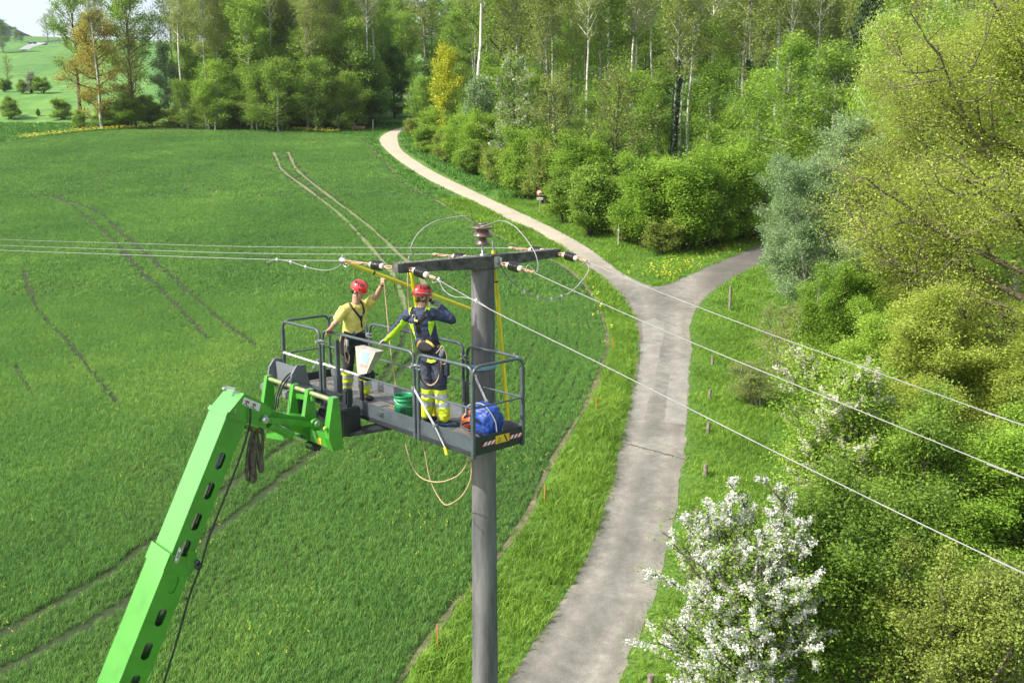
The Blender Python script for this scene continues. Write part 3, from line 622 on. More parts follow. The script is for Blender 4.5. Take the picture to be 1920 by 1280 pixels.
for i, px in enumerate([200, 240, 285, 330, 372, 415, 452, 490, 525, 560, 600, 640]):
    places = ['below the orange oak', 'left of the leaning dark trunk', 'under the leaning bare tree', 'in front of the silvery tree', 'right of the silvery tree', 'long grey green one in the middle of the edge',
              'below the small lime beech', 'right of the small lime beech', 'left of the wide layered beech', 'below the wide layered beech', 'before the dark hollow', 'nearest the dark hollow']
    pl(['mid_shrub', 'bright_shrub', 'mid_shrub', 'olive_shrub'][i % 4], px, 239-(i % 3)+(2 if i < 2 else 0), .62+.16*(i % 3), 1.2, 'low field edge shrub, '+places[i], 'shrub', var=i, rz=i)
# tall trunks read against the wood
for i, (px, py, k, h, w, lab) in enumerate([
    (428, 228, 'tall_pale', 1.0, .9, 'slim pale trunk rising left of the middle wood'), (446, 230, 'tall_pale', 1.02, .9, 'second slim pale trunk close beside its pale neighbour'), (398, 230, 'tall_grey', 1.0, 1, 'grey forked tree left of the paired pale trunks'),
    (508, 229, 'tall_pale', 1.0, .9, 'pale straight trunk above the wide layered beech'), (562, 231, 'tall_pale', 1.0, .9, 'thin pale trunk over the left wood, right of the straight one'), (636, 230, 'tall_grey', 1.0, 1, 'dark forked tree above the dark hollow'),
    (715, 205, 'tall_pale', .95, .9, 'pale slim trunk behind the road bend'), (1028, 300, 'tall_pale', .92, .8, 'straight white trunk standing in the middle of the wood'), (1099, 310, 'tall_pale', .9, .8, 'kinked white trunk right of the straight white one'),
    (887, 200, 'tall_grey', 1.05, .9, 'grey trunk behind the yellow tree'), (1287, 330, 'tall_pale', .9, .8, 'forked pale trunk beside the ivy column'), (1260, 335, 'ivy_tree', .9, .9, 'dark ivy wrapped trunk left of the forked pale trunk'),
    (1395, 330, 'ivy_tree', .92, .9, 'ivy wrapped trunk in the right part of the wood'), (1420, 310, 'ivy_tree', .95, .75, 'slimmer ivy wrapped trunk close behind another'), (1474, 310, 'tall_pale', .9, .8, 'white forked trunk above the grey green willows'),
    (1520, 300, 'tall_pale', .9, .8, 'bright white trunk leaning slightly, right of the forked one'), (1585, 235, 'tall_pale', .9, .8, 'short visible white trunk beside the dark conifer'), (960, 215, 'tall_grey', 1.0, 1, 'grey trunk group behind the grey blossoming tree'),
    (1170, 230, 'tall_grey', 1.0, 1, 'thin grey tree between the white and the ivy trunks'), (1345, 225, 'tall_grey', 1.0, 1, 'grey tree between the two ivy columns')]):
    pl(k, px, py, h, w, lab, var=i, rz=i*.9)
# wood front right of the road
for i, (px, py, k, h, w, lab, c) in enumerate([
    (836, 288, 'gold_tree', 1.02, 1.05, 'narrow golden yellow tree beside the road bend', 'tree'), (900, 312, 'grey_tree', .80, .9, 'grey green tree right of the golden tree', 'tree'), (968, 345, 'grey_blossom_tree', .95, 1.0, 'tree with faded greyish blossom', 'tree'),
    (1042, 372, 'sparse_tree', .80, .75, 'tan budding tree behind the round traffic sign', 'tree'), (790, 235, 'grey_tree', .55, .8, 'pale grey bush tree at the road bend', 'tree'), (1020, 385, 'olive_shrub', 1.2, .9, 'yellowish budding shrub above the traffic sign', 'shrub'),
    (1150, 395, 'sparse_tree', .82, 1.0, 'brown green budding tree above the fork', 'tree'), (1205, 462, 'bright_shrub', .95, 1.0, 'rounded lime shrub behind the wooden signpost', 'shrub'), (1285, 468, 'bright_shrub', 1.05, 1.0, 'large lime shrub in the middle of the fork', 'shrub'),
    (1358, 450, 'bright_shrub', 1.08, .95, 'tall lime shrub next to the shaded lane', 'shrub'), (1110, 442, 'mid_shrub', 1.0, 1.0, 'green shrub between the two signs', 'shrub'), (1060, 418, 'mid_shrub', .85, .9, 'green shrub right of the round sign', 'shrub'),
    (985, 372, 'mid_shrub', .8, .9, 'green shrub left of the round sign', 'shrub'), (935, 350, 'olive_shrub', .8, 1.0, 'brownish shrub along the pale road', 'shrub'), (880, 328, 'mid_shrub', .7, .9, 'green shrub below the grey green tree', 'shrub'),
    (835, 306, 'olive_shrub', .75, .9, 'pale green shrub at the foot of the golden tree', 'shrub'), (795, 285, 'mid_shrub', .65, .9, 'shrub on the bank inside the road bend', 'shrub'), (775, 258, 'olive_shrub', .6, .8, 'shrub at the mouth of the wood road', 'shrub'),
    (1170, 455, 'olive_shrub', .55, .7, 'twiggy low shrub beside the signpost', 'shrub'), (1240, 478, 'olive_shrub', .55, .8, 'dry twiggy low shrub at the tip of the fork', 'shrub'), (1330, 462, 'mid_shrub', .75, .9, 'darker shrub under the lime shrubs', 'shrub'),
    (1400, 432, 'mid_shrub', .9, .9, 'shaded shrub where the lane enters the wood', 'shrub'), (1180, 335, 'young_beech', 1.0, 1.0, 'bright layered beech behind the fork shrubs', 'tree'), (1330, 335, 'young_beech', 1.05, 1.05, 'bright layered beech left of the right ivy column', 'tree'),
    (1110, 330, 'hornbeam', .5, .7, 'small green tree at the foot of the kinked trunk', 'tree'), (1230, 320, 'hornbeam', .6, .8, 'green tree at the foot of the ivy column', 'tree'), (1420, 360, 'young_beech', 1.0, 1.0, 'lime beech over the lane entrance', 'tree'),
    (1000, 310, 'hornbeam', .62, .8, 'green tree right of the greyish blossom', 'tree'), (930, 285, 'young_beech', .95, .95, 'bright beech behind the greyish blossom', 'tree'), (860, 250, 'hornbeam', .7, .9, 'deep green tree behind the golden tree', 'tree')]):
    pl(k, px, py, h, w, lab, c, var=i, rz=i*1.7)
# the deep wood behind: trees nothing in the photo tells apart
r = random.Random(77); n = 0
for row, (Y, step) in enumerate([(128, 6.0), (140, 6), (152, 6.5), (165, 7), (178, 7.5), (192, 8), (212, 9), (236, 10), (262, 12)]):
    x = (-66 if Y > 185 else -13)+r.uniform(0, 4)
    if Y < 140: x = 6
    while x < Y*.62+6:
        yy = Y+r.uniform(-4, 4)+(0 if x > 0 else 0)
        if Y >= 185 or x > -14+ (0 if Y < 165 else 0):
            xx = x+r.uniform(-2, 2)
            if not (-22 < xx < -13 and yy < 200) and not (xx < -10 and yy < 190):
                k = r.choice(['beech', 'tall_grey', 'hornbeam', 'tall_grey', 'tall_grey', 'forest_oak', 'tall_pale', 'tall_pale'] if Y < 200 else ['beech', 'hornbeam', 'tall_grey', 'beech', 'forest_oak'])
                s = r.uniform(.85, 1.2)*(1.08 if Y > 200 else 1)
                plant(k, (xx, yy, gz(xx, yy)), s, s*r.uniform(.9, 1.15), 'leafy forest tree among many alike filling the deep wood', 'tree', 'forest_tree', 'trees of the deep wood', r.uniform(0, 6), n); n += 1
        x += step*r.uniform(.8, 1.25)
# understorey of young beech and hornbeam between the edge shrubs and the tall wood
for Y, step in ((112, 6.5), (124, 6.5), (137, 7), (150, 7.5), (165, 8)):
    x = -15+(0 if Y > 130 else 12 if Y > 120 else 22)
    while x < Y*.62:
        xx, yy = x+r.uniform(-2, 2), Y+r.uniform(-3, 3); s = r.uniform(.45, .82)
        if not (xx < -8 and yy < 150): plant(r.choice(['young_beech', 'young_beech', 'young_hornbeam', 'young_hornbeam', 'bright_shrub']), (xx, yy, gz(xx, yy)), s, s*r.uniform(1.0, 1.35), 'young leafy tree among many alike under the tall wood', 'tree', 'young_tree', 'young trees of the understorey', r.uniform(0, 6), n); n += 1
        x += step*r.uniform(.8, 1.2)
# left wood
for Y, step in ((174, 5), (180, 5.5), (186, 6.5), (194, 8), (206, 9), (220, 10)):
    x = -.335*Y
    while x < -28:
        xx, yy = x+r.uniform(-2, 2), Y+r.uniform(-3, 3); s = r.uniform(1.15, 1.35)
        k = r.choice(['tall_grey', 'tall_grey', 'tall_grey', 'beech', 'forest_oak', 'tall_pale'] if Y < 200 else ['beech', 'hornbeam', 'tall_grey']); s = 26/{'hornbeam': 20, 'tall_pale': 27, 'tall_grey': 26, 'beech': 22, 'forest_oak': 21}[k]*r.uniform(.95, 1.12)
        if Y > 178 or r.random() < .25: plant(k, (xx, yy, gz(xx, yy)), s, s*.95, 'tall leafy tree among many alike in the left part of the wood', 'tree', 'forest_tree', 'trees of the left wood', r.uniform(0, 6), n); n += 1
        if Y < 190:
            s = r.uniform(.55, 1.05); plant(r.choice(['young_hornbeam', 'young_beech', 'young_hornbeam', 'young_beech', 'olive_shrub']), (xx+2, yy-3, gz(0, yy-3)), s, s*1.25, 'young leafy tree among many alike at the foot of the left wood', 'tree', 'young_tree', 'young trees of the left wood', r.uniform(0, 6), n); n += 1
        x += step*r.uniform(.8, 1.2)
for i, (x, y) in enumerate([(-27, 236), (-18, 242), (-34, 244), (-10, 236), (-22, 262), (-32, 268), (-12, 262)]):
    plant('hornbeam', (x, y, gz(x, y)), 1.3, 1.3, 'tall leafy tree among many alike behind the road bend', 'tree', 'forest_tree', 'trees behind the road bend', i, i)
for Y, step in ((181, 5.5), (188, 6)):
    x = -.30*Y
    while x < -30:
        s = r.uniform(1.0, 1.5); plant(r.choice(['young_hornbeam', 'young_beech']), (x, Y, gz(x, Y)), s, s*1.05, 'young leafy tree among many alike at the foot of the left wood', 'tree', 'young_tree', 'young trees of the left wood', r.uniform(0, 6), n); n += 1; x += step*r.uniform(.8, 1.2)
edge = [gp(*q) for q in [(775, 262), (800, 292), (850, 318), (905, 342), (960, 366), (1010, 388), (1060, 415), (1120, 445), (1190, 462), (1250, 470), (1320, 462), (1390, 440)]]
for a_, b_ in zip(edge[:-1], edge[1:]):
    for k in range(3):
        q = a_.lerp(b_, (k+r.uniform(.1, .9))/3)+Vector((r.uniform(.5, 3.5), r.uniform(.5, 4), 0)); q.z = gz(q.x, q.y); s = r.uniform(.45, 1.0)
        plant(r.choice(['mid_shrub', 'bright_shrub', 'olive_shrub', 'bright_shrub']), q, s, s*r.uniform(.9, 1.3), 'leafy shrub among many alike filling the wood edge beside the pale road', 'shrub', 'shrub', 'filling shrubs of the wood edge', r.uniform(0, 6), n); n += 1
# dark depth where the road enters the wood
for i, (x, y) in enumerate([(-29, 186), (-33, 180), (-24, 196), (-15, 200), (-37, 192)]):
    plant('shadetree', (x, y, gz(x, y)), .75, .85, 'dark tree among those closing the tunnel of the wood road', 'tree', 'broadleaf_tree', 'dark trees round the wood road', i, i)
# right hand side, near to far
for i, (px, py, k, h, w, lab, c) in enumerate([
    (1800, 1420, 'near_budding', 1.02, 1.05, 'brownish budding bush in the bottom right corner', 'shrub'), (1615, 1330, 'near_green', .95, .95, 'dense green bush right of the big white blossom', 'shrub'),
    (1372, 1350, 'white_blossom', 1.06, 1.22, 'big bush covered in white blossom beside the near road', 'shrub'), (1570, 1045, 'blossom_pear', .95, 1.3, 'green tree sprinkled with white blossom behind the big white bush', 'tree'),
    (1800, 1120, 'near_hazel', .72, .9, 'yellow green hazel above the budding bush', 'shrub'), (1700, 1120, 'near_green', .95, .9, 'green bush under the power lines between blossom and hazel', 'shrub'),
    (1930, 1100, 'near_hazel', .8, .9, 'lime green bush at the right border', 'shrub'),
    (1760, 880, 'near_yellow', .85, 1.0, 'yellow green young oak in front of the big oak', 'tree'), (1900, 930, 'near_yellow', .8, 1.0, 'yellow green young oak at the right border', 'tree'), (1650, 830, 'near_hazel', .78, .8, 'bright green hazel below the second power line', 'shrub'),
    (1905, 800, 'big_oak', 1.06, 1.0, 'huge yellow green oak with dark gnarled limbs on the right', 'tree'), (1570, 730, 'near_hazel', .82, .85, 'vivid green hazel left of the big oak', 'shrub'),
    (1700, 690, 'near_yellow', 1.1, 1.0, 'yellow green tree between the hazel and the big oak', 'tree'), (1460, 700, 'near_sparse', .72, .9, 'thin see through grey shrub beside the meadow', 'shrub'), (1420, 760, 'near_sparse', .42, .8, 'low wispy shrub above the fence posts', 'shrub'),
    (1520, 590, 'near_grey', .92, .92, 'grey green willow over the lane', 'tree'), (1590, 540, 'near_grey', 1.1, 1.0, 'taller grey green willow behind the first one', 'tree'), (1490, 520, 'near_grey', .80, .85, 'small grey leaved willow touching the lane', 'tree'),
    (1640, 480, 'birch', .95, 1.0, 'bright drooping birch in the upper right', 'tree'), (1600, 400, 'conifer', .95, 1.0, 'dark conifer left of the drooping birch', 'tree'), (1740, 420, 'birch', 1.0, 1.0, 'second drooping birch under the top edge', 'tree'),
    (1850, 430, 'conifer', 1.0, 1.0, 'dark conifer behind the big oak', 'tree'), (1720, 560, 'big_oak', .9, .8, 'olive oak standing behind the huge oak', 'tree'), (1900, 560, 'beech', 1.0, 1.1, 'green tree behind the huge oak at the right border', 'tree'),
    (1470, 430, 'beech', .75, .8, 'lime tree behind the willows', 'tree'), (1540, 440, 'hornbeam', .8, .9, 'green tree behind the taller willow', 'tree'), (1990, 700, 'beech', .9, 1, 'green tree just beyond the huge oak', 'tree'), (2030, 1000, 'near_green', 1.2, 1.2, 'bush at the far right border', 'shrub'), (1690, 1000, 'near_green', .7, .8, 'green bush behind the blossom sprinkled tree', 'shrub')]):
    pl(k, px, py, h, w, lab, c, var=i, rz=i*1.1+.4)
# far meadow
def gfar(px, py):
    d = ray(px, py); best = None
    for Y in range(150, 1000, 4):
        t = Y/d.y
        if CAMZ+d.z*t <= far_h(d.x*t, Y): best = (d.x*t, Y); break
    if best is None: best = (d.x*880/d.y, 880)
    return Vector((best[0], best[1], far_h(*best)))
def farpl(key, px, py, hpx, label, cat='tree', w=1.0, var=0, name=None):
    g = gfar(px, py); H = {'mid_shrub': 6, 'grey_tree': 14, 'sparse_tree': 15, 'hornbeam': 20, 'white_blossom': 6, 'shadetree': 19}[key]; s = hpx/FPX*g.y*1.3/H
    return plant(key, g, s, s*w, label, cat, name, None, var, var)
for i, a in enumerate([('mid_shrub', 20, 228, 30, 'round dark bush by the lower hedge at the left border', 'shrub', 1.2), ('mid_shrub', 118, 224, 28, 'dark bush at the right end of the lower hedge', 'shrub', 1.3), ('mid_shrub', 36, 222, 12, 'tiny bush beside the round dark one', 'shrub', 1),
    ('mid_shrub', 72, 222, 10, 'tiny bush in the middle of the lower hedge', 'shrub', 1), ('sparse_tree', 16, 166, 40, 'thin tree with a dark base on the hillside', 'tree', .8), ('mid_shrub', 8, 174, 18, 'dark bush on the hillside at the left border', 'shrub', 1.4),
    ('mid_shrub', 42, 176, 18, 'bush left of the small white tree', 'shrub', 1.3), ('white_blossom', 60, 177, 32, 'small white blossoming tree on the hillside', 'tree', .9), ('mid_shrub', 82, 176, 22, 'bush right of the small white tree', 'shrub', 1.5),
    ('grey_tree', 6, 100, 44, 'blossoming grey tree on the upper hillside', 'tree', 1.4), ('grey_tree', 30, 80, 20, 'small tree on the crest beside the country road', 'tree', 1.2), ('grey_tree', 40, 80, 14, 'smallest tree on the crest', 'tree', 1.4),
    ('sparse_tree', 90, 78, 32, 'bare tree on the skyline left of the oaks', 'tree', 1.2), ('sparse_tree', 102, 70, 36, 'taller bare tree on the skyline', 'tree', 1.0)]):
    farpl(a[0], *a[1:6], w=a[6], var=i)
# ================================================================ POLE, PLATFORM, BOOM
YAW = -.819; U = Vector((math.cos(YAW), math.sin(YAW), 0)); VV = Vector((-math.sin(YAW), math.cos(YAW), 0)); ZZ = Vector((0, 0, 1))
O = Vector((-.487, 11.275, 13.451)); LP, WP, HP = 4.65, .855, 1.15
def B(a, b, h): return O+U*a+VV*b+ZZ*h
def nearp(px, py, b=0): return PV(px, py, B(0, b, 0), VV)
def sidep(px, py, a): return PV(px, py, B(a, 0, 0), U)
M_conc = mat('pole_concrete', (.165, .163, .162), .85, col2=(.070, .070, .072), scale=1.0, bump=.35, detail=9, stretch=(5, 5, .8))
M_arm = mat('weathered_arm', (.12, .115, .10), .9, col2=(.035, .033, .03), scale=9, bump=.6, detail=8)
M_galv = mat('galvanised', (.50, .52, .54), .4, .8, scale=12)
M_rust = mat('rusty_link', (.34, .17, .10), .8, scale=14, col2=(.42, .32, .24))
M_porc = mat('brown_porcelain', (.135, .085, .070), .28, scale=5, coat=.3)
M_black = mat('dark_glaze', (.035, .024, .024), .18, coat=1)
M_cap = mat('cement_cap', (.50, .45, .38), .8, scale=12)
M_wire = mat('aluminium_wire', (.30, .30, .29), .6, .2)
M_yrod = mat('yellow_fibreglass', (.84, .70, .03), .35, scale=3, coat=.2)
M_grey = mat('grey_steel_paint', (.075, .092, .105), .38, .1, scale=5, var=.25, coat=.15)
M_dgrey = mat('dark_steel', (.030, .034, .040), .45, .1, scale=6, var=.3)
M_panel = mat('grey_panel', (.15, .165, .18), .42, .1, scale=4)
M_floor = mat('deck_plate', (.21, .20, .185), .6, .3, scale=7, col2=(.13, .12, .105), bump=.25, detail=7)
M_green = mat('lime_paint', (.042, .29, .008), .45, 0, scale=2.5, var=.22, spec=1.0, coat=.8, detail=8)
M_dgreen = mat('green_inner', (.07, .16, .03), .5, scale=3)
M_chrome = mat('chrome_rod', (.62, .60, .57), .25, .9)
M_rope = mat('tan_rope', (.50, .36, .22), .9, scale=30)
M_white = mat('white_paint', (.72, .72, .70), .45)
M_hose = mat('rubber_hose', (.015, .015, .016), .5)
# ---------------- utility pole
PX, PY = -.40, 12.73; zt = 15.66
up = thing('utility_pole', (PX, PY, gz(PX, PY)), 'tall round grey concrete pole carrying a short weathered crossarm and three lines', 'utility pole')
mb = MB(); zb = gz(PX, PY)-.3; K = 30
prof = [(.158+(.235-.158)*(1-k/K), zb+(zt-.02-zb)*k/K) for k in range(K+1)]
mb.lathe([(r_, z-zb) for r_, z in prof], (PX, PY, zb), n=40); mb.build('shaft', M_conc, up)
# tapered crossarm parallel to VV
aL, aR = PZ(741, 481, 15.82), PZ(1048, 456, 15.82)
ac = Vector((PX, PY, 15.82)); hl = 1.47
def arm_ring(t, w, h, jit=0):
    c = ac+VV*t; r_ = random.Random(int(t*100)); q = lambda: r_.uniform(-jit, jit)
    return [c+U*(w/2+q())+ZZ*q(), c-U*(w/2+q())+ZZ*q(), c-U*(w/2+q())-ZZ*(h+q()), c+U*(w/2+q())-ZZ*(h+q())]
mb = MB(); rings = []
for t, w, h in [(-hl, .125, .115), (-hl*.75, .14, .13), (-hl*.5, .155, .145), (-.3, .18, .165), (-.17, .26, .175), (0, .30, .175), (.17, .26, .175), (.3, .18, .165), (hl*.5, .155, .145), (hl*.75, .14, .13), (hl, .125, .115)]: rings.append(arm_ring(t, w, h, .004))
vs = [v for r_ in rings for v in r_]; fs = []
for i in range(len(rings)-1):
    for k in range(4): a_, b_ = i*4+k, i*4+(k+1) % 4; fs.append((a_, b_, b_+4, a_+4))
fs += [(3, 2, 1, 0), tuple(len(vs)-4+k for k in range(4))]; mb.add(vs, fs)
arm = mb.build('crossarm', M_arm, up)
moss = MB(); r_ = random.Random(5)
for i in range(150):
    t = r_.uniform(-hl, hl); w = .10+.08*max(0, 1-abs(t)*1.6); c = ac+VV*t+U*r_.uniform(-w/2, w/2)+ZZ*.002; q = r_.uniform(.008, .026)
    moss.add([c+Vector((math.cos(a)*q*r_.uniform(.6, 1.3), math.sin(a)*q*r_.uniform(.6, 1.3), 0)) for a in np.linspace(0, 6.28, 8)[:-1]]+[c+ZZ*.012], [(k, (k+1) % 7, 7) for k in range(7)])
moss.build('lichen', mat('lichen_crust', (.24, .235, .19), .95, scale=20, col2=(.12, .11, .09)), arm)
mb = MB(); c = ac+VV*.13+U*.135-ZZ*.085; mb.box(c, (.012, .11, .15), Matrix((U, VV, ZZ)).transposed(), bev=.004); mb.box(c+U*.03+VV*.045, (.05, .012, .12), Matrix((U, VV, ZZ)).transposed())
mb.lathe([(.018, 0), (.018, .02), (0, .02)], c+U*.006, U, 6); mb.build('arm_bracket', M_galv, up)
pin = MB(); pb = Vector((PX, PY, 15.82)); pin.lathe([(.04, 0), (.04, .02), (.016, .025), (.016, .16)], pb, n=10); pi_ = pin.build('insulator_pin', M_galv, up)
ins = MB().lathe([(.02, .135), (.095, .14), (.10, .148), (.088, .175), (.052, .235), (.05, .25), (.135, .255), (.142, .265), (.125, .29), (.082, .345), (.078, .352), (.165, .372), (.17, .382), (.14, .392), (.07, .398), (.055, .405), (.075, .42), (.07, .44), (.0, .445)], pb, n=28); ins.build('pin_insulator', M_porc, up)
bd = MB(); zband = P(905, 692, PY-.2).z
for k in range(2): bd.lathe([(.196, 0), (.199, .003), (.199, .03-.012*k), (.196, .033-.012*k)], (PX, PY, zband-.012*k), Vector((.03-.1*k, -.06*k, 1)), n=30)
bd.build('tape_band', mat('blue_tape', (.16, .30, .36), .6), up)

# ---------------- strain insulators and wires
def strain(p0, p1, label, g=None):
    p0, p1 = Vector(p0), Vector(p1); d = (p1-p0); L = d.length; d.normalize(); f = L
    t = thing('strain_insulator', p0, label, 'insulator')
    hk = MB(); o = d.orthogonal().normalized()
    hk.tube([p0+o*.0, p0+d*f*.1+o*.028, p0+d*f*.2], .010, 6); hk.tube([p0, p0+d*f*.1-o*.028, p0+d*f*.2], .010, 6); hk.build('hook', M_rust, t)
    s0 = f*.19
    MB().lathe([(.0, 0), (.032, .0), (.040, .012), (.040, .055), (.034, .065)], p0+d*s0, d, 16).build('end_cap', M_cap, t)
    n_ = 5; a0 = s0+.06; st = .036; pr_ = [(.030, 0)]
    for k in range(n_): z_ = k*st; pr_ += [(.030, z_+.001), (.060, z_+.012), (.064, z_+.016), (.060, z_+.019), (.028, z_+.024)]
    MB().lathe(pr_, p0+d*a0, d, 20).build('shed_stack', M_black, t); e0 = a0+n_*st
    MB().lathe([(.034, -.004), (.040, .004), (.040, .05), (.030, .065), (.0, .066)], p0+d*e0, d, 16).build('end_cap', M_cap, t)
    lk = MB(); e1 = e0+.06; rem = f-e1
    for k in range(3):
        q0, q1 = p0+d*(e1+rem*k/3), p0+d*(e1+rem*(k+1)/3-.006); oo = o if k % 2 else d.cross(o)
        lk.tube([q0+oo*.012, q1+oo*.014], .009, 6); lk.tube([q0-oo*.012, q1-oo*.014], .009, 6); lk.lathe([(.017, -.012), (.017, .012)], q0, oo, 8)
    lk.lathe([(.022, -.05), (.018, .03)], p1, d, 8); lk.build('clevis_link', M_rust, t); return t
def wire(pts, label, r_=.0056, name='power_line', m=None, cat='cable', sm=True):
    o = MB().tube(catmull(pts, 6) if sm else pts, r_, 6).build(name, m or M_wire); return tag(o, label, cat)
armL, armR = ac-VV*hl, ac+VV*hl
pl1 = ac-VV*(hl-.02)-ZZ*.06; L1a = pl1-U*.05; L1c = PV(646, 489, L1a, VV)
strain(L1a, L1c, 'dark ribbed insulator pointing left off the near end of the crossarm')
R1a = ac-VV*(hl-.17)+U*.06-ZZ*.07; R1c = PV(815, 521, R1a, VV); strain(R1a, R1c, 'dark ribbed insulator hanging below the near end of the crossarm')
R2a = ac+VV*.16+U*.20-ZZ*.10; R2c = PV(998, 510, R2a, VV); strain(R2a, R2c, 'dark ribbed insulator on the silver bracket at the pole top')
R3a = ac+VV*(hl-.06)+U*.06-ZZ*.06; R3c = PV(1098, 489, R3a, VV); strain(R3a, R3c, 'dark ribbed insulator at the far end of the crossarm')
A2a = ac-U*.16-ZZ*.06; A2c = PV(735, 479.5, A2a, VV); strain(A2a, A2a-U*.9+ZZ*.0, 'insulator behind the middle of the crossarm holding the second line')
A3a = ac+VV*(hl-.06)-U*.06-ZZ*.05; strain(A3a, A3a-U*.9, 'insulator behind the far end of the crossarm holding the third line')
def sag(p, pxs):
    q = [p]+[PV(x, y, p, VV) for x, y in pxs]; return q+[q[-1]+(q[-1]-q[-2])*(3 if q[-1].x < 0 else 14)]
wire(sag(L1c, [(500, 486.5), (250, 478), (0, 469), (-250, 458), (-430, 450)]), 'lowest of the three lines leaving to the left')
wire(sag(A2a-U*.9, [(500, 475.6), (250, 468.5), (0, 460), (-250, 449), (-430, 440)]), 'middle of the three lines leaving to the left')
wire(sag(A3a-U*.9, [(500, 463), (250, 456.5), (0, 449), (-250, 439), (-430, 430)]), 'uppermost of the three lines leaving to the left')
wire(sag(R1c, [(925, 583), (1120, 679), (1400, 820), (1660, 949), (1920, 1074), (2160, 1183)]), 'lowest line crossing to the right border, from the near crossarm end')
wire(sag(R2c, [(1100, 556), (1300, 643), (1600, 765), (1920, 895), (2200, 1000)]), 'middle line crossing to the right border, from the pole top')
wire(sag(R3c, [(1200, 533), (1400, 610), (1650, 700), (1920, 797), (2200, 892)]), 'uppermost line crossing to the right border, from the far crossarm end')
def ties(pts, par):
    for p, d in pts: m_ = MB(); m_.lathe([(.014, -.014), (.018, -.006), (.018, .006), (.014, .014)], p, d, 8); m_.beam(Vector(p)-ZZ*.028, Vector(p)+ZZ*.028, .016, .012, up=(0, 1, 0)); m_.build('wire_clamp', M_white, par)
j1 = [PV(x, y, L1c, VV) for x, y in [(500, 492), (519, 486.5), (545, 491), (573, 500), (606, 506.6), (629, 503), (641, 495)]]
o = wire(j1, 'loose sagging cable loop with pale clamps left of the near insulator', name='jumper_cable'); ties([(j1[k], U) for k in (1, 2, 3)], o)
c_ = MB().lathe([(.03, -.05), (.045, -.03), (.045, .03), (.025, .06)], L1c-U*.05, U, 10); c_.tube([L1c+U*.02+ZZ*.04, L1c-U*.03-ZZ*.06, L1c+U*.05-ZZ*.09, L1c+U*.12-ZZ*.04], .010, 6); tag(c_.build('line_clamp', M_galv), 'grey bolted clamp joining the lower left line to its insulator', 'clamp')
j2 = [PV(x, y, R1c, VV) for x, y in [(818, 523), (824, 528), (831, 542), (843, 552.5), (856, 557), (870, 557.5), (893, 563.5), (922, 582)]]
o = wire(j2, 'short cable loop under the insulator at the near crossarm end', name='jumper_cable'); ties([(j2[0]+U*.05, U), (j2[6], U)], o)
wire([PV(x, y, R1c, VV) for x, y in [(810, 522), (811, 529), (816, 529), (823, 525)]], 'tiny curled cable end beside the near hanging insulator', name='cable_end')
Ya, Yb = R3c.y, PY+.25; j3p = [(1106, 492), (1103, 509), (1091, 526.5), (1072, 546), (1053, 555), (1034, 560.6), (1008, 557), (983, 546), (961, 529.5), (944.6, 508.7), (935.7, 492), (928, 480)]
j3 = [P(x, y, Ya+(Yb-Ya)*i/11) for i, (x, y) in enumerate(j3p)]
o = wire(j3, 'wide hanging cable loop with pale clamps right of the pole', name='jumper_cable', r_=.009); ties([(j3[k], (j3[k+1]-j3[k])) for k in (4, 5, 6, 7)], o)
wire([R3c-ZZ*.0, P(1091, 497, Ya), P(1098, 497, Ya), P(1106, 490, Ya), j3[0]], 'small cable curl at the far hanging insulator', name='cable_end')
pt = pb+ZZ*.41
wire([P(777, 480, 12.35), P(771, 470, 12.3), P(772, 459, 12.3), (P(785, 437, 12.35)), P(810, 418, 12.45), P(840, 409, 12.55), P(880, 406, 12.62), pt-U*.06+VV*-.05, pt+U*.08-VV*.04, P(940, 414, 12.7), P(964, 424, 12.6), P(979, 439, 12.5), P(993.5, 458, 12.4), P(1004, 476, 12.3), P(1009, 497, R2c.y), P(1007, 509, R2c.y), R2c+U*.05], 'cable arching over the brown insulator on the pole top', name='jumper_cable', r_=.0075)
wire([R2c+U*.05, P(999, 505, R2c.y), P(993, 498, R2c.y), P(988, 499, R2c.y), P(987, 507, R2c.y)], 'curled cable end beside the pole top insulator', name='cable_end')
# ---------------- yellow rods
def rod(p, q, label, r_=.026, hook=True, bands=(.3,)):
    t = thing('insulating_rod', q, label, 'rod'); p, q = Vector(p), Vector(q); d = (q-p).normalized()
    MB().tube([p, p.lerp(q, .5), q], r_, 12).build('rod_tube', M_yrod, t)
    m_ = MB()
    for b_ in bands: c = p.lerp(q, b_); m_.tube([c-d*.012, c+d*.012], r_+.004, 12)
    m_.build('rod_joint', M_hose, t)
    if hook: MB().tube([p+d*.10, p-d*.02, p-d*.08+ZZ*.02, p-d*.06+ZZ*.08], .012, 8).build('rod_hook', M_galv, t)
    return t
rod(P(650, 492, 12.8), P(884, 580, 14.0), 'long yellow rod held up by the man in the yellow shirt', bands=(.20,))
rod(P(925, 470, 12.98), P(954, 803, 12.92), 'straight yellow rod hanging down to the right of the pole', r_=.027, bands=(.17,))
rod(P(769, 500, 12.25), P(817, 790, 12.55), 'upright yellow rod behind the man in the navy top', r_=.026, bands=(.6,))
wire([P(720, 524, 13.2), P(723, 560, 13.2), P(728, 615, 13.1), P(733, 660, 12.98), P(738, 695, 12.95), P(742, 722, 12.9)], 'thin tan rope hanging from the hand of the raised arm', .008, 'rope', M_rope, 'rope')
wire([P(765, 502, 12.25), P(765, 540, 12.25), P(768, 600, 12.4), P(774, 650, 12.5), P(777, 690, 12.5)], 'tan rope hanging beside the upright yellow rod', .008, 'rope', M_rope, 'rope')
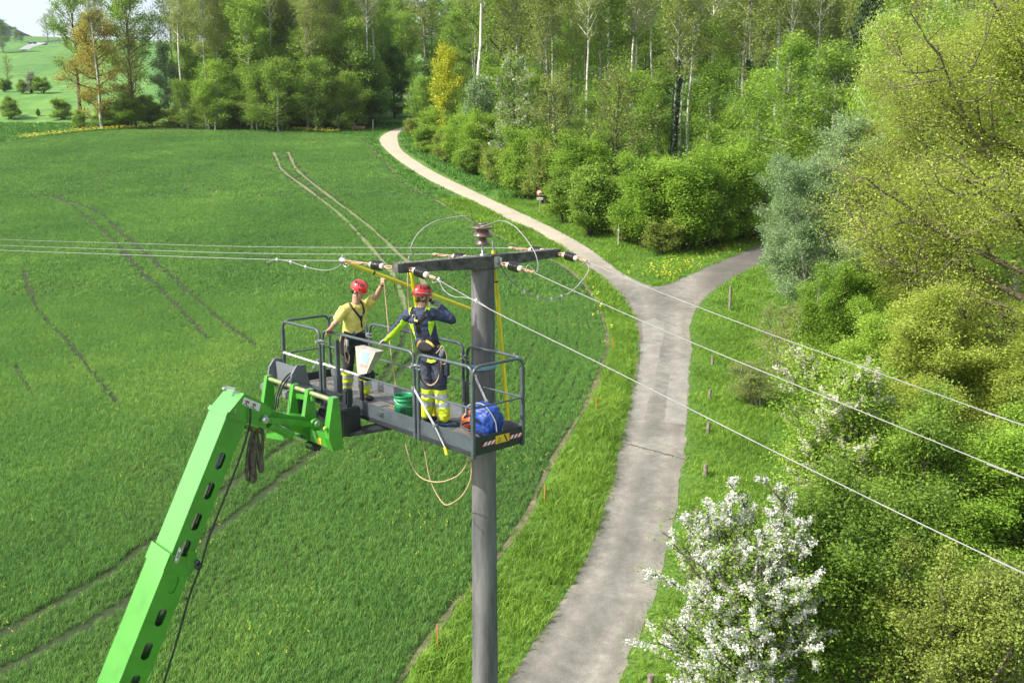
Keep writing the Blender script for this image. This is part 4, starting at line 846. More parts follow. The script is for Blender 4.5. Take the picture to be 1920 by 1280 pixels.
wire([nearp(760, 830, .3), nearp(765, 850, .3), nearp(776, 880, .3), nearp(795, 898, .3), nearp(825, 903, .3), nearp(855, 893, .3), nearp(872, 875, .3), nearp(880, 853, .3)], 'upper tan rope loop dangling below the platform', .008, 'rope', M_rope, 'rope')
wire([nearp(792, 828, .35), nearp(798, 855, .35), nearp(803, 885, .35), nearp(813, 915, .35), nearp(830, 942, .35), nearp(843, 945, .35), nearp(865, 930, .35), nearp(880, 905, .35), nearp(884, 880, .35), nearp(879, 850, .35)], 'longer tan rope loop dangling below the platform', .008, 'rope', M_rope, 'rope')

# ---------------- work platform
bk = thing('work_platform', B(-LP/2, WP/2, 0), 'long dark grey work platform with tube railings in front of the pole', 'work platform')
Mr = Matrix((U, VV, ZZ)).transposed()
s1, s2 = -3.52, -1.16
def bx(mb, a0, a1, b0, b1, h0, h1, mi=0, bev=.004): return mb.box(B((a0+a1)/2, (b0+b1)/2, (h0+h1)/2), (abs(a1-a0), abs(b1-b0), abs(h1-h0)), Mr, mi, bev)
fl = MB(); bx(fl, -LP+.03, -.03, .03, WP-.03, .075, .10); fl.build('deck', M_floor, bk)
ds = MB()
for i in range(int((LP-.1)/.09)):
    for j in range(8):
        c = B(-LP+.08+i*.09, .09+j*.095+(i % 2)*.045, .1015); q = VV if (i+j) % 2 else U; ds.beam(c-q*.018, c+q*.018, .007, .004)
ds.build('deck_tread', mat('deck_tread', (.30, .29, .27), .5, .5, scale=7), bk)
for (a0, a1, nm) in ((-LP, s1-.02, 0), (s1+.01, s2-.02, 0), (s2+.01, 0, 0)):
    t_ = MB(); bx(t_, a0, a1, -.004, .012, .03, .235); t_.build('toe_board', M_grey, bk)
    t_ = MB(); bx(t_, a0, a1, WP-.012, WP+.004, .03, .235); t_.build('toe_board', M_panel, bk)
for a_ in (-LP, 0):
    t_ = MB(); bx(t_, a_-.008, a_+.008, .02, WP-.02, .03, .22); tb = t_.build('end_board', M_dgrey, bk)
    if a_ == 0: EB = tb
# hazard tape on the right end board
x0 = .018; hz = MB(); W2_, R2_, Y2_ = [mat(*q) for q in (('tape_white', (.75, .75, .73), .5), ('tape_red', (.60, .05, .06), .5), ('sign_yellow', (.72, .48, .03), .5))]
def strip(b0, b1, n_):
    w = (b1-b0)/n_
    for k in range(n_):
        q0, q1 = b0+k*w, b0+(k+1)*w; hz.add([B(x0, q0-.02, .085), B(x0, q1-.02, .085), B(x0, q1+.02, .135), B(x0, q0+.02, .135)], [(0, 1, 2, 3)], k % 2)
strip(.14, .37, 7); strip(.60, .84, 7); hz.build('hazard_tape', [R2_, W2_], EB)
sg = MB(); sg.box(B(x0+.002, .48, .125), (.004, .24, .105), Mr, 0); sg.box(B(x0+.005, .535, .125), (.003, .02, .10), Mr@Matrix.Rotation(.5, 3, 'X'), 1)
sg.add([B(x0+.0055, .39, .09), B(x0+.0055, .46, .09), B(x0+.0055, .425, .16)], [(0, 1, 2)], 1); sg.add([B(x0+.006, .403, .097), B(x0+.006, .447, .097), B(x0+.006, .425, .145)], [(0, 1, 2)], 0)
sg.build('warning_sign', [Y2_, M_hose], EB)
bs = MB(); bx(bs, -LP, 0, -.01, .04, -.03, .03); bx(bs, -LP, 0, WP-.04, WP+.01, -.03, .03)
for a_ in (-LP+.03, s1, -2.9, -2.0, s2, -.03): bx(bs, a_-.03, a_+.03, .04, WP-.04, -.025, .07)
bs.build('base_frame', M_dgrey, bk)
def railU(pts, r_, nm='guard_rail', m=None, rr=.13): return MB().tube(nround(pts, rr), r_, 10).build(nm, m or M_grey, bk)
HT, HM = HP-.02, .60
for b_, sgn in ((0, -1), (WP, 1)):
    for i, (a0, a1) in enumerate(((-LP, s1-.03), (s1+.06, s2-.04), (s2+.05, 0))):
        top = HT+(.012 if i == 1 else 0); low = .0
        railU([B(a0, b_, low), B(a0, b_, top), B(a1, b_, top), B(a1, b_, low)], .021)
        silver = b_ == 0 and i < 2
        if not (b_ == 0 and i == 0):
            mr = MB(); x_ = a0+(a1-a0)*(.42 if silver else 0); mr.tube([B(x_, b_, HM), B(a1, b_, HM)], .014, 8); mr.build('mid_rail', M_grey, bk)
        if silver:
            mr = MB(); mr.tube([B(a0, b_-.0, HM+.02), B(a0+(a1-a0)*(1 if i == 0 else .42), b_, HM+.005)], .015, 8); mr.lathe([(.024, -.02), (.024, .02)], B(a0+.03, b_, HM+.02), U, 10); mr.lathe([(.024, -.02), (.024, .02)], B(a0+.18, b_, HM+.018), U, 10); mr.build('silver_rail', M_white, bk)
    for a_ in (s1+.015, s2+.005):
        cl_ = MB()
        for h_ in (.93, .98): cl_.beam(B(a_-.09, b_-.015*0, h_), B(a_+.09, b_, h_), .03, .018, bev=.004)
        cl_.lathe([(.02, -.05), (.02, .05)], B(a_-.03, b_+.03*sgn, .955), VV, 8)
        cl_.build('rail_clamp', M_galv, bk)
for a_ in (-LP, 0):
    railU([B(a_, .0, .0), B(a_, .0, HT), B(a_, WP, HT), B(a_, WP, .0)], .021); MB().tube([B(a_, 0, HM), B(a_, WP, HM)], .013, 8).build('mid_rail', M_grey, bk)
for a_, b_ in ((-LP, 0), (-LP, WP), (0, 0), (0, WP), (s1-.03, 0), (s1+.06, 0), (s2-.04, 0), (s2+.05, 0), (s1, WP), (s2, WP)):
    pk = MB(); bx(pk, a_-.028, a_+.028, b_-.022, b_+.022, -.05, .62 if abs(a_) > .01 and a_ > -LP+.1 else .5, bev=.006)
    if (a_, b_) in ((0, 0), (0, WP), (-LP, 0)): bx(pk, a_-.026, a_+.026, b_-.024, b_+.024, .5, HP-.14, bev=.006)
    pk.build('corner_post', M_grey, bk)
# folding struts
def strut(p, q, e, nm='silver_strut'):
    t_ = MB(); d = (Vector(q)-Vector(p)).normalized(); o_ = d.cross(VV).normalized()*.012
    t_.tube([p-o_, Vector(q)-o_], .0065, 8); t_.tube([p+o_, Vector(q)+o_], .0065, 8); t_.tube([q, e], .011, 8); t_.lathe([(.022, -.02), (.022, .02)], p, VV, 10); t_.lathe([(.02, -.02), (.02, .02)], q, VV, 10)
    return t_.build(nm, M_galv, bk)
st_ = strut(nearp(775, 727, -.05), nearp(815, 798, -.05), nearp(834, 838, -.05)); gr = MB().tube([nearp(834, 838, -.05), nearp(838, 852, -.05)], .021, 10); gr.build('yellow_grip', M_yrod, st_)
strut(nearp(890, 704, WP-.06), nearp(912, 752, WP-.06), nearp(926, 782, WP-.06)); strut(nearp(596, 676, .02), nearp(589, 688, .02), nearp(584, 697, .02))
# tall column and turning frame on the outside
cf = MB(); bx(cf, -2.98, -2.88, -.14, -.04, .10, .56, bev=.01); bx(cf, -2.955, -2.905, -.12, -.06, .56, 1.08, bev=.006); cf.build('support_column', M_grey, bk)
# operating box with its pale cover
cv = MB(); q = [nearp(666, 649, -.06), nearp(704, 660, -.06), nearp(687, 700, -.06), nearp(670, 703, -.06)]; dep = [.15, .15, .06, .06]
vs = q+[p+VV*d_ for p, d_ in zip(q, dep)]; cv.add(vs, [(0, 3, 2, 1), (4, 5, 6, 7), (0, 1, 5, 4), (1, 2, 6, 5), (2, 3, 7, 6), (3, 0, 4, 7)])
cvo = cv.build('control_box_cover', mat('beige_cover', (.42, .40, .355), .6, scale=8, col2=(.33, .31, .27)), bk)
def onbox(x, y): return nearp(x, y, -.064)
lb = MB(); lb.add([onbox(677, 656), onbox(692, 660.5), onbox(689, 683), onbox(675.5, 680)], [(0, 3, 2, 1)], 0); lb.add([onbox(675.5, 681.5), onbox(688.5, 684), onbox(687.5, 689), onbox(675, 687)], [(0, 3, 2, 1)], 1)
for k in range(5): y_ = 660+k*4; lb.add([nearp(679, y_, -.066), nearp(689, y_+2.5, -.066), nearp(689, y_+3.6, -.066), nearp(679, y_+1.1, -.066)], [(0, 3, 2, 1)], 2)
lb.build('faded_label', [mat('label_blue', (.30, .55, .66), .6), mat('label_red', (.62, .28, .24), .6), mat('label_ink', (.22, .42, .55), .6)], cvo)
cb = MB(); bx(cb, -2.62, -2.42, .05, .22, .52, .66, bev=.02); cb.tube(nround([B(-2.68, .0, .60), B(-2.68, .26, .60), B(-2.38, .26, .60), B(-2.38, .0, .60)], .04), .009, 6); bx(cb, -2.55, -2.49, .02, .06, .1, .52); cb.build('control_panel', M_dgrey, bk)
# slewing frame between platform and carriage
sf = MB()
bx(sf, -2.52, -2.40, -.30, -.18, .22, .46, bev=.02)                               # capped box
bx(sf, -2.46, -2.34, -.42, -.10, -.20, .20, bev=.02)                              # big vertical plate
sf.beam(B(-3.2, -.45, .24), B(-2.40, -.25, .215), .10, .05, bev=.008); sf.beam(B(-3.0, -.30, .36), B(-2.5, -.30, .36), .04, .03)
sf.beam(B(-3.15, -.45, .06), B(-2.45, -.36, -.16), .07, .05); sf.beam(B(-3.25, -.40, -.18), B(-2.40, -.34, -.20), .12, .04, bev=.008); sf.beam(B(-2.40, -.10, -.16), B(-1.9, .3, -.02), .2, .05); sf.beam(B(-2.40, -.3, -.19), B(-1.75, .45, -.03), .12, .05)
bx(sf, -3.02, -2.62, -.40, -.12, -.04, .10, bev=.02); sf.lathe([(.12, -.05), (.12, .05)], B(-2.75, -.22, -.12), ZZ, 18)
bx(sf, -3.42, -3.30, -.62, -.50, -.30, .36, bev=.012); bx(sf, -3.14, -3.04, -.62, -.50, -.30, .40, bev=.012); bx(sf, -3.66, -2.9, -.60, -.48, .30, .42, bev=.012); sf.tube([B(-3.09, -.66, -.30), B(-3.09, -.66, .30)], .06, 12)
sf.build('slewing_frame', M_dgrey, bk)
mp = MB(); bx(mp, -3.98, -3.38, -.52, -.49, .28, .66, bev=.006)
for a_ in (-4.02, -3.36): mp.prism([B(a_, -.68, .28), B(a_, -.30, .28), B(a_, -.40, .69), B(a_, -.53, .70), B(a_, -.62, .58)], U*.035)
mp.build('mounting_plate', M_panel, bk)
for a_ in (-3.98, -3.33):
    lkk = MB().box(B(a_+.02, -.70, .30), (.13, .15, .12), Mr, bev=.02)
    lkk.build('hook_clamp', M_panel, bk)
yb = MB(); yb.box(B(-2.82, -.04, .12), (.16, .012, .07), Mr); yb.build('yellow_plate', Y2_, bk)
dk = MB(); dk.box(B(-1.98, -.010, .13), (.12, .006, .09), Mr); dk.box(B(-1.98, -.016, .13), (.10, .006, .07), Mr, 1); dk.box(B(-1.99, -.021, .14), (.02, .004, .03), Mr, 0); dk.build('type_plate', [M_panel, M_dgrey], bk)
# ---------------- telehandler boom, jib and fork carriage
E0 = P(427, 775, 11.75); aE = (E0-O).dot(U)
def sp_(px, py, a=None): return PV(px, py, E0 if a is None else B(a, 0, 0), U)
Dd = (E0-sp_(225, 1280)).normalized(); Nn = U.cross(Dd); Nn = Nn if Nn.z > 0 else -Nn
bm = thing('telescopic_boom', E0-Dd*5.2, 'lime green telescopic boom with oval side holes rising from the lower left', 'telehandler boom')
def plates(t0, t1, w, h, off, holes, nm):
    """hollow box section: two side plates with oval cut-outs, top and bottom plate; t measured down from the head"""
    th = .012; m_ = MB(); R0 = E0+U*off+Nn*off
    for sd in (0, 1):
        base = R0-U*(w*sd); n_ = -U if sd == 0 else U
        outer = [Vector((t0, 0, 0)), Vector((t1, 0, 0)), Vector((t1, h, 0)), Vector((t0, h, 0))]; loops = [outer]
        for (tc, hc, rl, rw) in holes:
            loops.append([Vector((tc+math.copysign(max(0, rl-rw), math.cos(a))*1+rw*math.cos(a), hc+rw*math.sin(a), 0)) for a in np.linspace(0, 2*math.pi, 25)[:-1]][::-1])
        tri = tessellate_polygon(loops); fl_ = [p for l_ in loops for p in l_]; W_ = [base-Dd*p.x-Nn*p.y for p in fl_]; k = len(W_)
        m_.add(W_+[p+n_*th for p in W_], [tuple(t_) for t_ in tri]+[tuple(i+k for i in t_)[::-1] for t_ in tri])
        o_ = 0
        for l_ in loops:
            kk = len(l_); m_.add([W_[o_+i] for i in range(kk)]+[W_[o_+i]+n_*th for i in range(kk)], [(i, (i+1) % kk, (i+1) % kk+kk, i+kk) for i in range(kk)]); o_ += kk
    r_ = .03
    for (hh, s_) in ((0, 1), (h, -1)):
        c0, c1 = R0-Dd*t0-Nn*(hh+s_*th/2)-U*w/2, R0-Dd*t1-Nn*(hh+s_*th/2)-U*w/2; x = (c1-c0).normalized()
        m_.box((c0+c1)/2, ((c1-c0).length, w-.003, th), Matrix((x, U, x.cross(U))).transposed())
    return m_.build(nm, M_green, bm)
def tpos(px, py): p = sp_(px, py)-E0; return -p.dot(Dd), -p.dot(Nn)
wI, hI, wO, hO = .50, .30, .545, .352
hl1 = [tpos(*q)+(.115, .058) for q in ((413, 864), (392, 920), (368, 978), (347, 1028))]; hl2 = [tpos(*q)+(.115, .058) for q in ((323.6, 1095), (300, 1156), (274, 1219), (250, 1280), (226, 1341), (200, 1400))]
tc, _ = tpos(320, 1040)
inner = plates(.0, tc+.6, wI, hI, 0, [q for q in hl1], 'inner_section')
outer = plates(tc, 5.2, wO, hO, .024, [(a_, b_+.024, c_, d_) for a_, b_, c_, d_ in hl2], 'outer_section')
cr_ = MB(); cr_.tube([E0-U*wI*.22-Nn*.15-Dd*.95, E0-U*wI*.22-Nn*.15-Dd*5.2], .062, 16); cr_.build('extension_ram', M_chrome, bm)
bc = MB().tube([E0-U*wI*.45-Nn*.16-Dd*.2, E0-U*wI*.45-Nn*.16-Dd*5.2], .11, 10); bc.build('inner_fill_tube', mat('painted_inner_light', (.72, .72, .60), .6), bm)  # added pale tube; daylight inside the hollow boom is put into its colour
def boomring(t0, t1, w, h, off, th, nm, m_=None):
    k = MB(); R0 = E0+U*off+Nn*off
    for (cu, cn, su, sn) in ((-w/2, th/2, w+2*th, th), (-w/2, -h-th/2, w+2*th, th), (th/2, -h/2, th, h-.002), (-w-th/2, -h/2, th, h-.002)):
        c = R0+U*cu+Nn*cn-Dd*(t0+t1)/2; k.box(c, (t1-t0, su, sn), Matrix((-Dd, U, (-Dd).cross(U)*(1 if (-Dd).cross(U).dot(Nn) > 0 else -1))).transposed(), bev=.004)
    return k.build(nm, m_ or M_green, bm)
boomring(tc-.02, tc+.20, wO, hO, .026, .018, 'front_collar'); boomring(-.02, .05, wI, hI, .002, .016, 'head_collar')
lt = MB(); p = sp_(331, 1038)+U*.06; lt.box(p, (.20, .012, .06), Matrix((-Dd, U, (-Dd).cross(U))).transposed(), bev=.003); lt.lathe([(.022, 0), (.022, .03)], p+Dd*.06, U, 8); lt.lathe([(.022, 0), (.022, .03)], p-Dd*.06, U, 8); lt.build('wear_pad_cover', M_galv, bm)
lg = MB(); p = sp_(362, 1052)+U*.05
lg.prism([sp_(352, 1030), sp_(366, 1034), sp_(369, 1060), sp_(350, 1066), sp_(346, 1050)], U*.05); lg.build('hose_bracket', M_green, bm)
lg = MB()
for a_, b_ in ((366, 1050), (371, 1057), (366, 1060)): lg.lathe([(.03, 0), (.03, .05), (.015, .06)], sp_(a_, b_)+U*.04, U, 8)
lg.build('bolt_cluster', M_dgrey, bm)
# head
hd = MB(); out_ = [(427, 776), (458, 738), (489, 752), (509, 765), (507, 784), (495, 804), (478, 797), (462, 790)]
hd.prism([sp_(*q) for q in out_], -U*wI); hd.build('boom_head', M_green, bm)
dc_ = MB(); S = [(457.5, 744), (489, 757), (485.5, 771), (453, 757)]; dc_.add([sp_(*q)+U*.004 for q in S], [(0, 1, 2, 3)], 0)
def onhead(u_, v_, e=.006): a_, b_, c__, d__ = [sp_(*q) for q in S]; return a_.lerp(b_, u_).lerp(d__.lerp(c__, u_), v_)+U*e
def poly_on(pts, mi): n_ = len(pts); dc_.add([onhead(*q, .006+.001*mi) for q in pts], [tuple(range(n_))], mi)
for ox in (.22, .62):                                             # two small machine pictograms: legs, body, red arrow
    poly_on([(ox-.14, .78), (ox+.16, .88), (ox+.16, .96), (ox-.14, .86)], 1); poly_on([(ox-.03, .3), (ox+.03, .3), (ox+.03, .8), (ox-.03, .8)], 1)
    poly_on([(ox-.12, .42), (ox+.12, .42), (ox+.12, .5), (ox-.12, .5)], 1); poly_on([(ox-.06, .35), (ox, .18), (ox+.06, .35), (ox+.02, .6), (ox-.02, .6)], 2); poly_on([(ox+.08, .25), (ox+.12, .25), (ox+.12, .62), (ox+.08, .62)], 1)
dc_.build('pictogram_label', [M_white, M_hose, R2_], bm)
hb = MB()
for q in ((441, 768), (441, 773)): hb.lathe([(.012, 0), (.012, .012)], sp_(*q), U, 8)
hb.lathe([(.03, 0), (.03, .03), (.015, .045)], sp_(440, 736)-U*.25+ZZ*.0, Nn, 8); hb.beam(sp_(445, 733)-U*.3, sp_(450, 733)-U*.12, .03, .03); hb.build('grease_fitting', M_galv, bm)
# jib neck, cylinder, links (centre planes)
aj = aE-.16
nk = MB(); nk.prism([sp_(*q, a=aE-.12) for q in [(500, 764), (518, 771), (545, 779), (578, 781), (592, 786), (600, 797), (584, 812), (560, 812), (530, 800), (498, 798)]], -U*.24); nk.build('jib_neck', M_green, bm)
cy = MB().tube([sp_(505, 795, aE-.02), sp_(547, 816, aE-.02)], .062, 16); cy.build('tilt_cylinder', M_green, bm); cy = MB().tube([sp_(546, 815.5, aE-.02), sp_(570, 828, aE-.02)], .032, 12); cy.build('tilt_rod', M_chrome, bm)
lk_ = MB(); lk_.beam(sp_(498, 787, aE+.03), sp_(592, 797, aE+.03), .035, .085, up=(0, 0, 1), bev=.01); lk_.lathe([(.085, 0), (.085, .05)], sp_(590, 795, aE+.01), U, 20); lk_.lathe([(.06, .05), (.06, .09)], sp_(592, 794, aE+.01), U, 20); lk_.build('tilt_link', M_green, bm)
pn = MB(); pn.lathe([(.035, 0), (.035, .03)], sp_(594, 794, aE+.10), U, 14); pn.lathe([(.045, 0), (.045, .05), (.03, .06)], sp_(496, 787, aE+.04), U, 12); pn.beam(sp_(499, 778, aE+.05), sp_(493, 793, aE+.05), .02, .05); pn.build('pivot_pin', M_galv, bm)
# carriage plane
cbp = -.74
def cp(px, py, b=cbp): return nearp(px, py, b)
car = MB(); 
def plate(pts, b, thk=.03, along=True): car.prism([cp(*q, b=b) for q in pts], VV*thk)
def fin(pts_bh, a, w): car.prism([B(a, b_, h_) for b_, h_ in pts_bh], U*w)
aR_ = (cp(625, 800)-O).dot(U); aL_ = (cp(503, 740)-O).dot(U); a3 = (cp(580, 780)-O).dot(U); a2 = (cp(551, 750)-O).dot(U)
hT = (cp(625, 752)-O).z; hB = (cp(625, 842)-O).z
hTl = hT
for a_, w_, hb_ in ((aR_-.06, .12, hB-.04), (a3-.05, .085, hB+.05), (a2-.04, .085, hB+.25), (aL_-.05, .085, hB+.25)):
    car.prism([B(a_, cbp-.02, hT+.05), B(a_, cbp+.07, hT+.05), B(a_, cbp+.11, hB), B(a_, cbp-.05, hB), B(a_, cbp-.11, hB+.18), B(a_, cbp-.10, hB+.35)], U*w_)
car.box(B((aL_+aR_)/2, cbp+.02, hB+.10), (aR_-aL_, .12, .20), Mr, bev=.01)
car.prism([cp(*q) for q in [(541, 735), (585, 743), (586, 752), (541, 744)]], VV*.05)
car.build('fork_carriage', M_green, bm)
sh = MB().tube([B(aL_-.04, cbp+.02, hT), B(aR_+.02, cbp+.02, hT)], .034, 12); sh.build('fork_shaft', mat('worn_shaft', (.33, .30, .24), .5, .5, scale=10, col2=(.20, .30, .05)), bm)
ys = MB().box(B(aR_-.30, cbp-.045, hB+.06), (.10, .006, .09), Mr); ys.build('yellow_sticker', Y2_, bm)
kb = MB().lathe([(.03, 0), (.03, .03), (.014, .05)], B(aR_, cbp-.12, hB+.33), -VV+U*.6, 6); kb.build('locking_bolt', mat('lime_bolt', (.40, .60, .10), .4), bm)
lowr = MB(); lowr.prism([cp(*q, b=-1.05) for q in [(499, 813), (527, 815), (541, 826), (520, 824), (499, 820)]], VV*.25); lowr.box(B(aL_+.9, cbp-.1, hB-.02), (.9, .03, .03), Mr); lowr.build('lower_bracket', M_green, bm)
lw = MB(); lw.box(B(aL_+.62, cbp-.1, hB-.05), (.14, .10, .10), Mr, bev=.02); lw.box(B(aR_-.52, cbp-.02, hB-.06), (.26, .12, .10), Mr, bev=.02); lw.build('latch_block', M_dgrey, bm)
# hoses and slings
wire([sp_(467, 765)+U*.03, sp_(466, 785)+U*.05, sp_(462, 812)+U*.03, sp_(440, 872)+U*.06, sp_(412, 945)+U*.05, sp_(386, 1010)+U*.06, sp_(372, 1052)+U*.09, sp_(352, 1115)+U*.05, sp_(330, 1190)+U*.06, sp_(305, 1275)+U*.05, sp_(285, 1345)+U*.05], 'black hose hanging along the right side of the green boom', .014, 'hydraulic_hose', M_hose, 'hose')
for k, (d1, d2) in enumerate(((0, 0), (4, 3))):
    wire([cp(516+d1, 764, -1.0), cp(519+d1, 742, -.95), cp(528+d1, 718+d2, -.8), cp(541+d1, 702+d2, -.6), cp(549+d1, 699+d2, -.5)], ['outer', 'inner'][k]+' black hose arching from the jib to the grey mounting plate', .013, 'hydraulic_hose', M_hose, 'hose')
sl = thing('lifting_sling', sp_(478, 806), 'bundle of worn brown slings hanging from the boom head', 'sling'); M_sl = mat('worn_webbing', (.15, .125, .095), .95, scale=12, col2=(.075, .065, .05), bump=.6)
for pts in ([(474, 808), (468, 830), (463, 860), (463, 893), (470, 897), (474, 880), (472, 845), (476, 810)], [(476, 808), (478, 835), (477, 870), (480, 897), (473, 898), (470, 860), (473, 820)], [(480, 808), (486, 835), (492, 870), (493, 880), (487, 882), (482, 850), (479, 812)], [(488, 800), (493, 815), (491, 850), (488, 876)]):
    MB().tube(catmull([sp_(x, y, aE-.12+.02*(x % 5)) for x, y in pts], 5), .021, 7, sx=1.7).build('webbing_loop', M_sl, sl)
MB().tube(catmull([sp_(x, y, aE-.1) for x, y in [(470, 800), (473, 812), (476, 822), (480, 812), (484, 802)]], 4), .014, 7).build('red_tie', mat('red_cord', (.40, .05, .04), .8), sl)
hk_ = MB(); hk_.prism([sp_(*q, a=aE-.1) for q in [(462, 796), (482, 802), (490, 812), (478, 812), (465, 806)]], -U*.1); hk_.build('lifting_eye', M_green, bm)
# ---------------- things standing on the deck
bu = thing('bucket', B(-1.74, .22, .105), 'green plastic bucket on the platform deck', 'bucket'); M_bu = mat('green_plastic', (.02, .27, .11), .35, scale=3); bl = B(-1.74, .22, .105)
MB().lathe([(.0, .004), (.118, .004), (.122, .0), (.128, .14), (.139, .20), (.139, .212), (.132, .215), (.134, .245), (.143, .248), (.143, .262), (.137, .266), (.140, .305), (.150, .308), (.150, .32), (.142, .322), (.138, .30), (.125, .02), (.0, .016)], bl, n=40).build('shell', M_bu, bu)
MB().tube([bl+Vector((math.cos(a)*.146, math.sin(a)*.146-.0, .27-.10*math.sin((a-3.6)/2.0*1.6))) for a in np.linspace(3.6, 5.6, 12)], .004, 6).build('handle', M_galv, bu)
wr = MB()
for k in range(3):                                                # scrawled dark letters on the bucket side
    a = 4.5+k*.20; f_ = lambda da, h_: bl+Vector((math.cos(a+da)*(.1335), math.sin(a+da)*(.1335), h_))
    S_ = ([(0, .17), (.06, .16), (.07, .12), (0, .11), (-.04, .14), (0, .17)], [(-.05, .11), (-.03, .17), (.02, .13), (.06, .17), (.07, .11)], [(-.03, .17), (.0, .11), (.03, .15), (.06, .10)])[k]; wr.tube([f_(*q) for q in S_], .0035, 5)
wr.build('handwriting', mat('dark_marker', (.005, .05, .03), .6), bu)
# orange traffic cone on its side
oc = thing('traffic_cone', B(-.62, .55, .11), 'orange traffic cone lying on the deck beside the blue bag', 'traffic cone'); M_or = mat('orange_rubber', (.68, .14, .03), .5)
c0 = B(-.66, .52, .235); axd = (U*.55-VV*.1-ZZ*.55).normalized(); axd = (U*.9-VV*.25-ZZ*.15).normalized()
MB().lathe([(.135, .0), (.14, .01), (.125, .03), (.075, .045), (.06, .10), (.04, .26), (.02, .34), (.012, .34), (.03, .26), (.048, .10), (.06, .05), (.11, .02), (.135, .0)], c0, axd, 24).build('cone_body', M_or, oc)
MB().lathe([(.057, .13), (.050, .19)], c0, axd, 24).build('white_band', M_white, oc)
# blue bag
bg = thing('tool_bag', B(-.30, .48, .11), 'crumpled blue bag at the right end of the platform', 'bag'); rb = random.Random(3)
bmh = bmesh.new(); bmesh.ops.create_icosphere(bmh, subdivisions=5, radius=1)
from mathutils import noise as mn
for v in bmh.verts:
    p = v.co.copy(); sq = Vector([math.copysign(abs(c)**.75, c) for c in p]); k = 1+.16*mn.noise(p*2.1+Vector((3, 1, 0)))+.11*(1-abs(mn.noise(p*3.7)))+.05*(1-abs(mn.noise(p*9)))-.1
    q = Vector((sq.x*.215, sq.y*.17, sq.z*.20))*k; q.z += .06*max(0, p.x*-1); q.z = max(q.z, -.20); v.co = q
me = bpy.data.meshes.new('bag_body'); bmh.to_mesh(me); bmh.free(); me.transform(Matrix.Translation(B(-.28, .46, .32))@Matrix((U, VV, ZZ)).transposed().to_4x4())
for p_ in me.polygons: p_.use_smooth = True
me.materials.append(mat('blue_fabric', (.018, .065, .32), .45, scale=6, var=.3)); meshobj('bag_body', me, bg)
bo = lambda a, b, h: B(-.28+a, .46+b, .32+h)
MB().tube(catmull([bo(-.24, -.12, .0), bo(-.16, -.17, .17), bo(0, -.12, .235), bo(.14, -.10, .20), bo(.25, -.06, .04), bo(.27, -.05, -.1)], 6), .010, 6, sx=2.2).build('grey_strap', mat('strap_grey', (.30, .30, .32), .7), bg)
MB().tube(catmull([bo(-.2, -.20, .02), bo(-.1, -.22, .08), bo(.03, -.215, .06), bo(.1, -.2, .0)], 6), .014, 6).build('carry_handle', M_hose, bg)
MB().tube(catmull([bo(-.25, .02, -.1), bo(-.27, -.12, -.08), bo(-.24, -.22, -.10), bo(-.05, -.235, -.12)], 6), .016, 6).build('dark_cord', mat('dark_cord', (.05, .05, .05), .7), bg)
db = MB().tube(catmull([B(-.75, .5, .115), B(-.95, .45, .112), B(-1.0, .3, .112), B(-.8, .2, .112), B(-.4, .25, .115)], 6), .008, 6); tag(db.build('deck_cable', M_hose), 'thin dark cable lying on the deck by the blue shoe', 'cable')
tw = MB().tube([B(-2.35, .42, .112), B(-2.2, .40, .125), B(-2.08, .44, .115)], .012, 6); tw.tube([B(-2.3, .36, .112), B(-2.12, .33, .12)], .009, 6); tag(tw.build('wood_scrap', mat('wood_scrap', (.25, .18, .10), .9)), 'broken bit of wood lying on the deck near the green bucket', 'debris')
# ================================================================ ROADSIDE THINGS
M_post = mat('weathered_wood', (.27, .23, .18), .9, scale=14, col2=(.12, .10, .075), bump=.6)
M_stake = mat('orange_stake', (.58, .20, .05), .7)
def post(px, py, h, r_, label, lean=(0, 0), square=False, seed=0):
    g = gp(px, py); rr = random.Random(seed); n_ = 6; m_ = MB()
    pts = [g+Vector((lean[0]*h*k/5, lean[1]*h*k/5, -.15+(h+.15)*k/5)) for k in range(6)]
    m_.tube(pts, [r_*(1+rr.uniform(-.08, .08)) for _ in pts], n_, sx=1.25)
    top = pts[-1]; m_.prism([top+Vector((math.cos(a)*r_*1.1, math.sin(a)*r_*.9, 0)) for a in np.linspace(0, 6.28, 7)[:-1]], Vector((0, 0, .05)))
    o = m_.build('fence_post', M_post); return tag(o, label, 'post', 'weathered posts along the road')
ordn = ['farthest short fence post, just below the road fork', 'second farthest short fence post, below the fork', 'short fence post level with the pale road slabs', 'short fence post just beyond the drain channel', 'short fence post at the upper edge of the white blossom', 'fence post half hidden in the white blossom', 'fence post standing low inside the white blossom', 'fence post at the bottom edge of the picture']
for i, (px, py, h, r_) in enumerate([(1336, 685, .50, .075), (1330, 751, .52, .075), (1327, 814, .50, .08), (1322, 895, .52, .085), (1303, 986, .60, .085), (1293, 1100, .55, .09), (1257, 1192, .5, .09), (1217, 1292, .4, .09)]):
    post(px, py, h, r_, ordn[i], ((-.02, .04, .05, .03, .10, 0, .05, .1)[i], 0), seed=i)
post(1368, 582, 1.55, .085, 'tall wooden post alone in the meadow beside the lane', (.0, 0), seed=20)
for i, (px, py, h) in enumerate([(821, 1218, .80), (1021, 945, .75), (1118, 770, .72), (1148, 660, .8), (1102, 528, .9)]):
    g = gp(px, py); o = MB().tube([g-ZZ*.1, g+Vector((.0, 0, h))], .022, 6).build('marker_stake', M_stake)
    tag(o, ['orange marker stake nearest the camera by the field edge', 'orange marker stake on the verge level with the drain channel', 'short orange stake on the verge below the fork', 'orange stake left of the road fork', 'small orange stake by the far field edge'][i], 'stake', 'orange stakes along the field edge')
